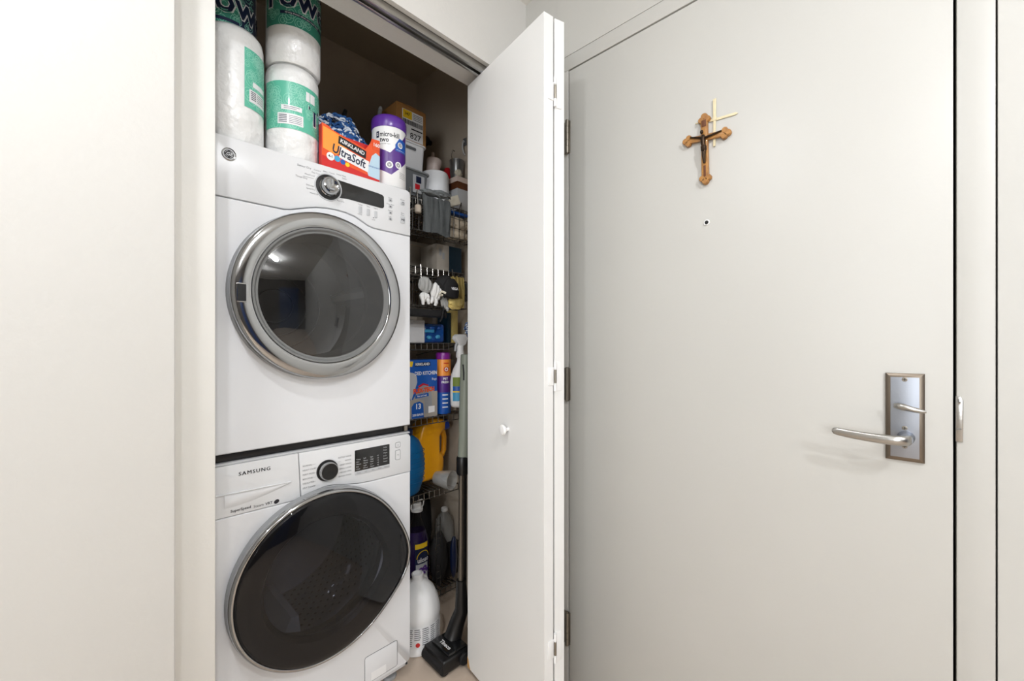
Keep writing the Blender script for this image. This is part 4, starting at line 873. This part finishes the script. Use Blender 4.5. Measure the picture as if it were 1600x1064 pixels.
m.build('white_lettering', M['wlabel'], t); m = MB(); dsc(m, .016, S[3] + .197, .004, fk3); m.grid(fk3, .004, .028, S[3] + .222, S[3] + .226, 4); m.build('emblem_mark', M['redp'], t)
m = MB(); m.lathe([(.030, 0), (.031, .02), (.031, .21), (.024, .235), (.024, .248)], (1.005, 1.640, S[3]), 28); t = tag(m.build('teal_bottle', M['bjug'], None), 'dark teal lidded tub behind the trash bag box', 'bottle')
t.name = 'teal_tub'
m = MB(); m.box(1.180, 1.225, 1.54, 1.72, S[3], .955, .003); tag(m.build('beige_pack', M['beige'], None), 'beige pack at the far right below the spray bottle', 'packet')
# spray bottle hung by its trigger on the shelf lip
sp = thing('spray_bottle', 'white trigger spray bottle with green and blue label, hanging at the right front', 'spray bottle', (1.112, 1.405, .925))
cx, cy = 1.146, 1.415
m = MB(); zz = .9230
m.lathe([(.030, 0), (.040, .003), (.045, .012), (.0465, .050), (.0465, .110), (.042, .140), (.031, .168), (.0175, .192), (.0145, .200), (.0145, .212)], (cx, cy, zz), 36, R=lambda a: 1 - .20 * abs(math.sin(a)) ** 1.3); m.build('body', M['white'], sp, smooth=50)
m = MB(); m.lathe([(.0165, .212), (.0172, .215), (.0172, .236), (.0155, .240), (.0155, .262), (.012, .268)], (cx, cy, zz), 24); m.build('collar', M['white'], sp, smooth=30)
m = MB(); m.prism([(cx - .030, zz + .290), (cx - .032, zz + .302), (cx - .020, zz + .312), (cx + .022, zz + .312), (cx + .034, zz + .296), (cx + .024, zz + .270), (cx + .010, zz + .262), (cx - .010, zz + .262), (cx - .018, zz + .280)], cy - .013, cy + .013, .003); m.build('trigger_head', M['white'], sp)
m = MB(); m.tube([(cx - .012, cy, zz + .282), (cx - .026, cy - .002, zz + .262), (cx - .030, cy - .004, zz + .240)], [.006, .005, .004], 8); m.build('trigger', M['lgrey'], sp)
m = MB(); m.box(cx + .004, cx + .03, cy + .013, 1.4795, zz + .292, zz + .297, .001); m.build('hanging_tab', M['white'], sp)
def sl(u, v, k=1.0): a = math.radians(-80) + u / .0465; q = 1 - .20 * abs(math.cos(a)) ** 1.3; return (cx + .0465 * q * 1.03 * k * math.sin(a), cy - .0465 * q * 1.03 * k * math.cos(a), v)
for nm, a, b, mt in (('green_label', .092, .130, 'green'), ('yellow_line', .066, .072, 'yellow'), ('blue_label', .030, .066, 'cyan'), ('blue_band', .072, .092, 'bluep')):
    m = MB(); m.grid(lambda u, v: sl(u, v), 0, .070, zz + a, zz + b, 12, 1); m.build(nm, M[mt], sp)

random.seed(8); t = thing('feather_duster', 'small blue and white tufted duster head at the far right above the spray bottle', 'duster', (1.205, 1.425, 1.21))
mbB, mbW = MB(), MB()
for i in range(90):
    q = Vector((random.uniform(-1, 1), random.uniform(-1, 1), random.uniform(-1, 1))).normalized(); yarn(mbB if i % 2 else mbW, Vector((1.212 + q.x * .024, 1.428 + q.y * .018, 1.262 + q.z * .030)), .0028, .010)
m = MB(); m.blob((1.212, 1.428, 1.262), (.020, .014, .025), .1, 2, 3); m.tube([(1.212, 1.43, 1.24), (1.214, 1.455, 1.222), (1.214, 1.4755, 1.205)], .004, 8); m.build('core', M['mblue'], t)
mbB.build('blue_yarn', M['mblue'], t)['kind'] = 'stuff'; mbW.build('white_yarn', M['mwhite'], t)['kind'] = 'stuff'
# ---- jug shelf
t = thing('blue_jug', 'rounded blue plastic jug half hidden behind the washer edge', 'jug', (.946, 1.515, S[4]))
m = MB(); m.lathe([(.045, 0), (.060, .010), (.075, .050), (.083, .100), (.083, .135), (.074, .185), (.055, .222), (.030, .240), (.022, .246)], (.946, 1.515, S[4]), 48, R=lambda a: 1 - .35 * abs(math.sin(a))); m.build('body', M['bjug'], t)
m = MB()
for k_ in range(7): 
    z = S[4] + .055 + k_ * .020; rr = .0790 + .005 * math.sin(PI * (k_ + 1) / 8); m.lathe([(rr, 0), (rr + .0025, .002), (rr, .004)], (.946, 1.515, z), 40, R=lambda a: 1 - .35 * abs(math.sin(a)), cap=False)
m.build('grip_ribs', M['bjug'], t); m = MB(); m.cyl((.946, 1.515, S[4] + .246), .024, .025, 24, bev=.004); m.build('cap', M['navy'], t)
# amber detergent jug with D handle, lying sideways look: tall body, spout leaning right
t = thing('detergent_jug', 'amber yellow detergent jug with D handle and blue cap', 'jug', (1.14, 1.62, S[4]))
yj0, yj1 = 1.585, 1.665
JD = .088
body = [(.985, S[4]), (1.075, S[4]), (1.096, S[4] + .012), (1.104, S[4] + .050), (1.106, S[4] + .085), (1.098, S[4] + .110), (1.083, S[4] + .118), (1.083, S[4] + .190), (1.092, S[4] + .208), (1.122, S[4] + .228), (1.118, S[4] + .258), (1.104, S[4] + .272), (1.060, S[4] + .282), (1.015, S[4] + .276), (.980, S[4] + .250), (.962, S[4] + .190), (.957, S[4] + .10), (.962, S[4] + .02)]
m = MB(); m.prism([(p[0] + JD, p[1]) for p in body], yj0, yj1, .016); m.build('body', M['yjug'], t, smooth=60)
m = MB(Tr(JD, .075, 0)); m.tube([(1.085, 1.548, S[4] + .236), (1.118, 1.548, S[4] + .215), (1.128, 1.548, S[4] + .180), (1.126, 1.548, S[4] + .120), (1.115, 1.548, S[4] + .098), (1.092, 1.548, S[4] + .092)], [.016, .0145, .0125, .0125, .0135, .015], 14); m.build('handle', M['yjug'], t, smooth=60)
m = MB(Tr(1.116 + JD, 1.606, S[4] + .240) @ Ry(75) @ Rx(18)); m.lathe([(.022, -.010), (.023, 0), (.0235, .016), (.021, .0195), (.001, .020)], (0, 0, 0), 28); m.build('cap', M['bluecap'], t)
t = thing('plastic_cup', 'clear frosted plastic cup lying on its side in front of the amber jug', 'cup', (1.09, 1.48, S[4] + .04))
T = Tr(1.100, 1.455, S[4] + .0345) @ Rz(25) @ Rx(90)
m = MB(Tr(1.096, 1.430, S[4] + .045) @ Rz(18)); m.lathe([(.028, .065), (.036, .02), (.040, -.012), (.0405, -.018), (.039, -.018), (.034, .02), (.026, .062), (.001, .063)], (0, 0, 0), 36, 'Y', cap=False); m.build('body', M['smokeplastic'], t)
m = MB(Tr(1.096, 1.430, S[4] + .045) @ Rz(18)); m.lathe([(.026, .040), (.020, .036), (.001, .035)], (0, 0, 0), 24, 'Y', cap=False); m.build('residue', M['pink'], t)
m = MB(); m.lathe([(.030, 0), (.034, .01), (.034, .20), (.020, .235), (.018, .27)], (1.232, 1.71, S[4]), 28); tag(m.build('paper_bottle', M['beige'], None), 'pale wrapped bottle standing behind the amber jug handle', 'bottle')

# ---- bottom section
cx, cy = .985, 1.455
zb = S[5] - .0
t = thing('cleaner_bottle', 'clear purple cleaner bottle with white handled cap and yellow-topped label', 'bottle', (1.066, 1.625, .091))
cx, cy = 1.066, 1.625; zb = S[5]
R_ = lambda a: 1 - .15 * abs(math.sin(a)) ** 1.5
m = MB(); m.lathe([(.048, 0), (.056, .006), (.057, .06), (.057, .18), (.050, .23), (.040, .262)], (cx, cy, zb), 36, R=R_, ); m.build('liquid', M['lilac'], t)
m = MB(); m.lathe([(.040, .262), (.030, .285), (.020, .315), (.017, .340), (.017, .355)], (cx, cy, zb), 36, R=R_, cap=False); m.build('neck', M['clear'], t)
m = MB(); m.lathe([(.026, 0.348), (.027, 0.354), (.027, 0.360), (.022, 0.362)], (cx, cy, zb), 28); m.lathe([(.020, 0.360), (.0205, 0.364), (.0200, 0.382), (.0185, 0.385)], (cx, cy, zb), 28); cp_ = m.build('cap', M['white'], t)
m = MB(); m.tube([(cx - .026, cy, zb + 0.356), (cx - .030, cy, zb + 0.366), (cx - .028, cy, zb + 0.382)], .003, 8); m.tube([(cx + .026, cy, zb + 0.356), (cx + .033, cy, zb + 0.366), (cx + .034, cy - .004, zb + 0.388), (cx + .022, cy - .006, zb + 0.395), (cx + .002, cy - .006, zb + 0.394)], .0032, 8); m.build('cap_handle', M['white'], cp_)
def lf(u, v, k=1.012): a = math.radians(-42) + u / .057; q = R_(a - PI / 2); return (cx + .057 * q * k * math.sin(a), cy - .057 * q * k * math.cos(a), v)
m = MB(); m.grid(lf, 0, .075, zb + .050, zb + .222, 16, 1); lb = m.build('label', M['navy'], t)
m = MB(); m.grid(lambda u, v: lf(u, v, 1.025), .0, .072, zb + .196, zb + .218, 14, 1); m.build('yellow_band', M['yellow'], lb)
m = MB(); m.grid(lambda u, v: lf(u, v, 1.025), .004, .072, zb + .056, zb + .128, 14, 1); m.build('flower_panel', M['lgrey'], lb)
m = MB(); 
for u, v, r in ((.030, .100, .014), (.052, .106, .013), (.045, .082, .012), (.064, .095, .009)): m.add([lf(u + r * math.cos(2 * PI * i / 16), zb + v + r * .9 * math.sin(2 * PI * i / 16), 1.04) for i in range(16)], [list(range(16))])
m.build('purple_flower', M['purplel'], lb)
m = MB(); m.text('uloso', .044, zb + .144, .030, bold=.0008, mapf=lambda u, v: lf(u, v, 1.04)); m.build('lettering', M['wlabel'], lb)
m = MB(); m.add([lf(.044 + q * math.cos(a), zb + .152 + q * .9 * math.sin(a), 1.03) for q in (.033, .037) for a in [PI * i / 14 for i in range(15)]], [[i, i + 1, 16 + i, 15 + i] for i in range(14)]); m.build('rainbow_arc', M['yellow'], lb)
# vertical wire ladder rack beside the bottle
t = thing('wire_divider', 'upright black wire ladder divider right of the purple bottle', 'rack', (1.12, 1.545, S[5]))
m = MB(); m.tube([(1.120, 1.552, S[5]), (1.120, 1.552, .41)], .0025, 6); m.build('upright', M['wire'], t); m = MB(); m.tube([(1.142, 1.552, S[5]), (1.142, 1.552, .41)], .0025, 6); m.build('upright', M['wire'], t)
for k_ in range(9): m = MB(); m.tube([(1.120, 1.552, .135 + k_ * .030), (1.142, 1.552, .135 + k_ * .030)], .0016, 5); m.build('rung', M['wirel'], t)
t = thing('black_crate', 'small black crate under the cloudy jug on the lowest shelf', 'crate', (1.225, 1.632, S[5]))
m = MB(); m.box(1.180, 1.274, 1.588, 1.690, S[5], .250, .004); m.build('body', M['blackm'], t)
m = MB(); m.tube([(1.180, 1.587, .247), (1.274, 1.587, .247)], .0025, 6); m.build('rim', M['black'], t)
t = thing('water_jug', 'cloudy translucent jug with white cap in the dark right corner', 'jug', (1.228, 1.636, .252))
m = MB(); m.lathe([(.038, 0), (.044, .006), (.045, .05), (.042, .085), (.030, .115), (.015, .130), (.013, .138)], (1.228, 1.636, .252), 36); m.build('body', M['smokeplastic'], t)
m = MB(); m.cyl((1.228, 1.636, .388), .016, .018, 20, bev=.003); m.build('cap', M['white'], t)
m = MB(); m.blob((1.150, 1.572, S[5] + .124), (.044, .026, .118), .2, 2.2, 31); tag(m.build('black_bag', M['blackm'], None), 'black bag standing on the lowest shelf behind the vacuum pole', 'bag')
m = MB(); m.blob((1.16, 1.80, S[5] + .205), (.10, .07, .190), .1, 2, 37); tag(m.build('dark_sack', M['blackm'], None), 'large black sack at the very back of the lowest shelf', 'bag')
m = MB(); m.blob((.96, 1.78, S[5] + .17), (.085, .055, .168), .15, 2, 33); tag(m.build('brown_bag', M['card'], None), 'dark brown bag at the back behind the purple bottle', 'bag')
m = MB(); m.blob((1.226, 1.562, S[5] + .105), (.018, .016, .10), .1, 2, 35); t = tag(m.build('blue_bottle', M['navy'], None), 'small dark blue bottle beside the black bag', 'bottle')

# bleach jug on the floor
cx, cy = .945, 1.436
t = thing('bleach_jug', 'large white plastic jug with printed back label on the floor beside the washer', 'jug', (cx, cy, 0))
r = .090; RJ = lambda a: 1 + .04 * abs(math.cos(2 * a)) ** 2
m = MB(); m.lathe([(r * .88, 0), (r * .98, .004), (r, .012), (r, .026), (r * .975, .032), (r * .975, .118), (r * 1.0, .126), (r * .985, .145), (r * .90, .180), (r * .72, .215), (r * .46, .240), (r * .27, .250), (r * .25, .256)], (cx, cy, 0), 48, R=lambda a: 1 + .03 * max(0, math.cos(4 * a))); jb = m.build('body', M['white'], t, smooth=25)
m = MB(); m.lathe([(.0215, .250), (.0225, .255), (.0225, .268), (.0235, .270), (.0235, .276), (.019, .278), (.018, .262)], (cx, cy, 0), 28, cap=False); m.lathe([(.019, .264), (.001, .2645)], (cx, cy, 0), 20, cap=False); m.build('neck_ring', M['white'], t)
m = MB(); m.tube([(cx + .060, cy + .030, .150), (cx + .070, cy + .036, .190), (cx + .050, cy + .026, .232), (cx + .018, cy + .010, .248)], [.014, .012, .012, .013], 12); m.build('handle', M['white'], t, smooth=60)
fk = cylmap(cx, cy, r * 1.010, -62); fk2 = cylmap(cx, cy, r * 1.018, -62)
m = MB(); m.grid(fk, -.02, .165, .038, .114, 28, 1); lb = m.build('label', M['wlabel'], t)
m = MB()
for c_, (u0, u1) in enumerate(((.006, .030), (.034, .060), (.064, .092), (.098, .120), (.124, .150))):
    for k_ in range(9):
        if c_ in (1,) and k_ > 5: continue
        m.grid(fk2, u0, u1 - random.uniform(0, .006), .106 - k_ * .0075, .109 - k_ * .0075, 3)
m.build('fine_print', M['print'], lb)
m = MB(); dsc(m, .047, .050, .0085, fk2); m.build('red_symbol', M['redp'], lb)

# ------------------------------------------------------------------ stick vacuum
vc = thing('stick_vacuum', 'upright black floor vacuum with grey-green handle standing by the folding door', 'vacuum', (1.03, 1.26, 0))
px, py = 1.022, 1.262
hd = MB(Tr(.966, 1.272, 0) @ Rz(-2)); hd.box(-.062, .062, -.068, .066, .008, .060, .010, 3); hb = hd.build('floor_head', M['black'], vc)
m = MB(Tr(.966, 1.272, 0) @ Rz(-2)); m.box(-.036, .050, -.060, .050, .058, .072, .006, 2); m.build('top_cover', M['disp'], hb)
m = MB(Tr(.966, 1.272, 0) @ Rz(-2) @ Rz(-90)); 
m.add([], []); vs = []
m.text('Tineco', 0, 0, .022, 0, bold=.0006)
# lay the lettering flat on the cover
for v in m.bm.verts:
    pass
mi = (Tr(.966, 1.272, 0) @ Rz(-2) @ Rz(-90)).inverted()
for v in m.bm.verts:
    q = mi @ v.co; v.co = (Tr(.952, 1.262, 0) @ Rz(-2) @ Rz(-90)) @ Vector((q.x, q.z, .0725))
m.build('lettering', M['wlabel'], hb)
m = MB(Tr(.966, 1.272, 0) @ Rz(-2)); m.lathe([(.024, -.062), (.024, .062)], (-.048, 0, .028), 20, 'Y'); m.build('roller', M['blackm'], hb)
m = MB(Tr(.966, 1.272, 0) @ Rz(-2)); m.lathe([(.020, 0), (.022, .002), (.022, .014), (.018, .016)], (.03, -.076, .030), 20, 'Y'); m.build('side_wheel', M['blackm'], hb)
m = MB(); m.tube([(px - .02, py + .02, .062), (px, py + .02, .11), (px + .008, py, .17), (px + .006, py, .285)], [.034, .030, .026, .019], 20); m.build('neck', M['black'], vc, smooth=60)
m = MB(); m.tube([(px + .004, py, .28), (px + .006, py, .70)], .0105, 18); m.build('lower_tube', M['tube'], vc)
m = MB(); m.tube([(px + .030, py + .012, .26), (px + .032, py + .012, .70)], .010, 14); m.build('pole_shadow_tube', M['black'], vc)  # black tube standing in for the shadow beside the pole
m = MB(); m.tube([(px + .012, py, .690), (px + .012, py, .696), (px + .012, py, .755), (px + .012, py, .760)], [.021, .024, .024, .021], 20); m.build('collar', M['black'], vc)
m = MB(); m.tube([(px + .016, py, .755), (px + .020, py, .80), (px + .028, py, 1.150), (px + .028, py, 1.154)], [.022, .023, .020, .017], 20); m.build('handle_tube', M['sage'], vc)
m = MB(); m.tube([(px + .006, py - .010, 1.115), (px + .006, py - .014, 1.085), (px + .008, py - .012, 1.055)], .0025, 6); m.build('lettering_strip', M['ink'], vc)

# ------------------------------------------------------------------ entry door hardware
def WT(Y, z): return Matrix.Translation((XW, Y, z)) @ Rz(-90)
def onwall(Y, z): return dict(loc=(XW, Y, z), rz=-90)
T = WT(.0152, 1.0466)
w2, h2 = .0290, .0885
m = MB(T); vs = []
for (a, b, y) in ((w2, h2, 0), (w2, h2, -.005), (w2 - .0075, h2 - .0075, -.0095)):
    vs += [(-a, y, -b), (a, y, -b), (a, y, b), (-a, y, b)]
fs = [[k * 4 + i, k * 4 + (i + 1) % 4, (k + 1) * 4 + (i + 1) % 4, (k + 1) * 4 + i] for k in range(2) for i in range(4)] + [[8, 9, 10, 11]]
m.add(vs, fs); lk = m.build('door_lock', M['nickeld'], door)
m = MB(T); m.box(-w2 + .0078, w2 - .0078, -.0102, -.0094, -h2 + .0078, h2 - .0078, .0003); m.build('plate_face', M['nickel'], lk)
for z in (.0765, -.0215, -.0580):
    m = MB(T); m.lathe([(.0045, -.0098), (.0043, -.0112), (.003, -.0116)], (0, 0, z), 16, 'Y'); s = m.build('screw', M['steel'], lk)
    m = MB(T); m.box(-.0026, .0026, -.0120, -.0115, z - .0005, z + .0005); m.box(-.0005, .0005, -.0120, -.0115, z - .0026, z + .0026); m.build('screw_slot', M['black'], lk)
# lever: rose, shank, blade sweeping left
m = MB(T); m.lathe([(.0135, -.009), (.0130, -.018), (.0115, -.022), (.0105, -.036)], (.002, 0, -.0400), 28, 'Y'); m.build('rose', M['nickel'], lk, smooth=50)
lz = -.037
def blade(mb, st):
    vs = []; n = 16
    for (x, y, z, a, b) in st:
        for k in range(n): t_ = 2 * PI * k / n; vs.append((x, y + a * math.cos(t_), z + b * math.sin(t_)))
    fs = [[i * n + k, i * n + (k + 1) % n, (i + 1) * n + (k + 1) % n, (i + 1) * n + k] for i in range(len(st) - 1) for k in range(n)]
    fs += [list(range(n))[::-1], [(len(st) - 1) * n + k for k in range(n)]]
    mb.add(vs, fs); bmesh.ops.recalc_face_normals(mb.bm, faces=list(mb.bm.faces))
lz = -.0405
m = MB(T); blade(m, [(.011, -.030, lz, .006, .007), (.008, -.042, lz, .0095, .0095), (0, -.051, lz, .0085, .0100), (-.015, -.0555, lz - .0005, .0060, .0098), (-.035, -.0565, lz - .0005, .0048, .0094), (-.060, -.0565, lz + .0005, .0044, .0090), (-.085, -.056, lz + .0025, .0042, .0086), (-.103, -.0555, lz + .0045, .0040, .0080), (-.109, -.0555, lz + .0050, .0035, .0066), (-.112, -.0555, lz + .0052, .002, .003)])
m.build('lever', M['brush'], lk, smooth=60)
# thumbturn
m = MB(T); m.lathe([(.0065, -.009), (.0060, -.020)], (-.001, 0, .0200), 18, 'Y')
blade(m, [(-.016, -.0235, .0235, .0030, .0040), (-.010, -.0250, .0240, .0058, .0064), (0, -.0255, .0225, .0070, .0068), (.012, -.0250, .0190, .0062, .0055), (.024, -.0240, .0165, .0048, .0040), (.031, -.0235, .0155, .0020, .0024)])
m.build('thumbturn', M['brush'], lk, smooth=60)
# strike / latch guard on the frame
T = WT(DY0 - .0045, 1.052)
m = MB(T); m.prism([(-.0015, -.043), (.0080, -.043), (.0085, .034), (.0070, .040), (.004, .043), (-.0015, .043)], -.0045, -.0007, .0008); st = m.build('strike_plate', M['brush'], frame)
m = MB(T); m.box(-.0008, .0062, -.0050, -.0044, -.020, -.0175); m.box(.001, .005, -.0050, -.0044, .028, .038, .0002); m.build('slot', M['chrome'], st)
# peephole
T = WT(.4005, 1.518)
m = MB(T); m.lathe([(.0078, 0), (.0078, -.002), (.0064, -.0034), (.0052, -.0030), (.0048, -.0010)], (0, 0, 0), 28, 'Y', cap=False); ph = m.build('peephole', M['white'], door)
m = MB(T); m.lathe([(.0056, -.001), (.0048, -.0026), (.001, -.0032)], (0, 0, 0), 24, 'Y'); m.build('lens', M['disp'], ph)
# three hinges
for zc, wd in ((1.900, 'top'), (1.057, 'middle'), (.224, 'bottom')):
    m = MB(); hy = DY1 + .0035
    for k, (a, b) in enumerate(((-.055, -.034), (-.033, -.012), (-.011, .011), (.012, .033), (.034, .055))): m.cyl((XW - .0075, hy, zc + a), .0068, b - a, 14)
    hg = m.build('hinge', M['steel'], door)
    m = MB(); m.cyl((XW - .0075, hy, zc - .058), .0052, .116, 12, bev=.001); m.build('pin', M['nickeld'], hg)
    m = MB(); m.box(XW - .0032, XW - .0002, hy + .001, hy + .030, zc - .055, zc + .055, .0008); m.build('leaf', M['steel'], hg)
    m = MB(); m.box(XW - .0028, XW - .0002, hy - .009, hy - .001, zc - .055, zc + .055, .0008); m.build('leaf', M['steel'], hg)

# wooden crucifix
T = WT(.4030, 1.7130) @ Ry(-1)
cr = thing('crucifix', 'carved olive wood crucifix with dark metal figure hanging on the entry door', 'crucifix', **onwall(.4030, 1.7130))
def lobes(cx, cz, dx, dz, r):
    # trefoil end as three overlapping rounds along direction (dx,dz)
    px_, pz_ = -dz, dx
    return [(cx + dx * r * .85, cz + dz * r * .85, r * .86), (cx + px_ * r * .80, cz + pz_ * r * .80, r * .80), (cx - px_ * r * .80, cz - pz_ * r * .80, r * .80)]
TA = T @ Ry(7)
m = MB(T); m.box(-.0088, .0088, -.0115, -.0010, -.078, .080, .0018); m.build('upright_beam', M['wood'], cr)
m = MB(TA @ Tr(0, 0, .030)); m.box(-.046, .046, -.0110, -.0012, -.0078, .0078, .0018); m.build('cross_beam', M['wood'], cr)
for nm, TT, cx_, cz_, dx, dz, r in (('trefoil_top', T, 0, .078, 0, 1, .0098), ('trefoil_bottom', T, 0, -.078, 0, -1, .0098), ('trefoil_arm', TA, -.046, .030, -1, 0, .0094), ('trefoil_arm', TA, .046, .030, 1, 0, .0094)):
    m = MB(TT); 
    for (a, b, q) in lobes(cx_, cz_, dx, dz, r): m.lathe([(q, -.0010), (q, -.0095 - .0006 * (q < r)), (q * .85, -.0115 - .0004 * (q < r) - .0003 * (b > cz_))], (a, 0, b), 22, 'Y')
    bmesh.ops.recalc_face_normals(m.bm, faces=list(m.bm.faces)); m.build('trefoil_end', M['wood'], cr)
m = MB(T); m.box(-.0062, .0062, -.0122, -.0112, .058, .076, .0004); m.build('inlay', M['wooddark'], cr)
m = MB(T); m.box(-.0030, .0030, -.0120, -.0112, -.075, -.045, .0004); m.build('inlay', M['wooddark'], cr)
m = MB(TA @ Tr(0, 0, .030))
m.tube([(-.040, -.0135, .006), (-.020, -.0150, .001), (-.004, -.0160, -.003), (.004, -.0160, -.003), (.020, -.0150, .001), (.040, -.0135, .006)], [.0018, .0026, .0032, .0032, .0026, .0018], 8)
m2 = MB(T); m2.tube([(-.001, -.0160, .034), (-.001, -.0165, .026), (-.0015, -.0165, .014), (0, -.016, .004), (.001, -.0165, -.003)], [.0040, .0062, .0058, .0050, .0058], 12)
m2.tube([(-.0015, -.0165, -.002), (-.0005, -.0185, -.020), (.0000, -.0145, -.040)], [.0042, .0036, .0022], 10); m2.tube([(.0025, -.0160, -.002), (.0020, -.0180, -.020), (.0010, -.0140, -.040)], [.0042, .0036, .0022], 10)
m2.blob((-.0035, -.0185, .0425), (.0042, .0045, .0055), 0, 1, 1, 2); m2.prism([(-.006, .004), (.006, .005), (.0068, -.006), (.002, -.010), (-.0055, -.007)], -.0225, -.012, .001)
idx = {v: i for i, v in enumerate(m2.bm.verts)}
m.T = Matrix(); m.add([v.co.copy() for v in m2.bm.verts], [[idx[v] for v in f.verts] for f in m2.bm.faces]); m2.bm.free()
m.build('figure', M['fig'], cr, smooth=60)
# palm cross
pc = thing('palm_cross', 'pale dried palm leaf cross tucked behind the wooden crucifix', 'palm cross', **onwall(.3795, 1.79))
T = WT(.3795, 1.786)
m = MB(T); m.prism([(-.0042, .052), (.0038, .053), (.0030, 0), (.0020, -.072), (-.0038, -.072), (-.0034, 0)], -.0045, -.0028, .0003); m.build('upright_strip', M['palm'], pc)
m = MB(T @ Ry(10)); m.prism([(-.0500, -.0015), (0, .0012), (.0500, .0075), (.0560, .0040), (.0500, .0010), (0, -.0050), (-.0500, -.0040)], -.0028, -.0012, .0003); m.build('cross_strip', M['palm'], pc)
m = MB(T); m.box(-.0050, .0046, -.0056, -.0008, -.0050, .0050, .0006); m.build('binding', M['palm'], pc)
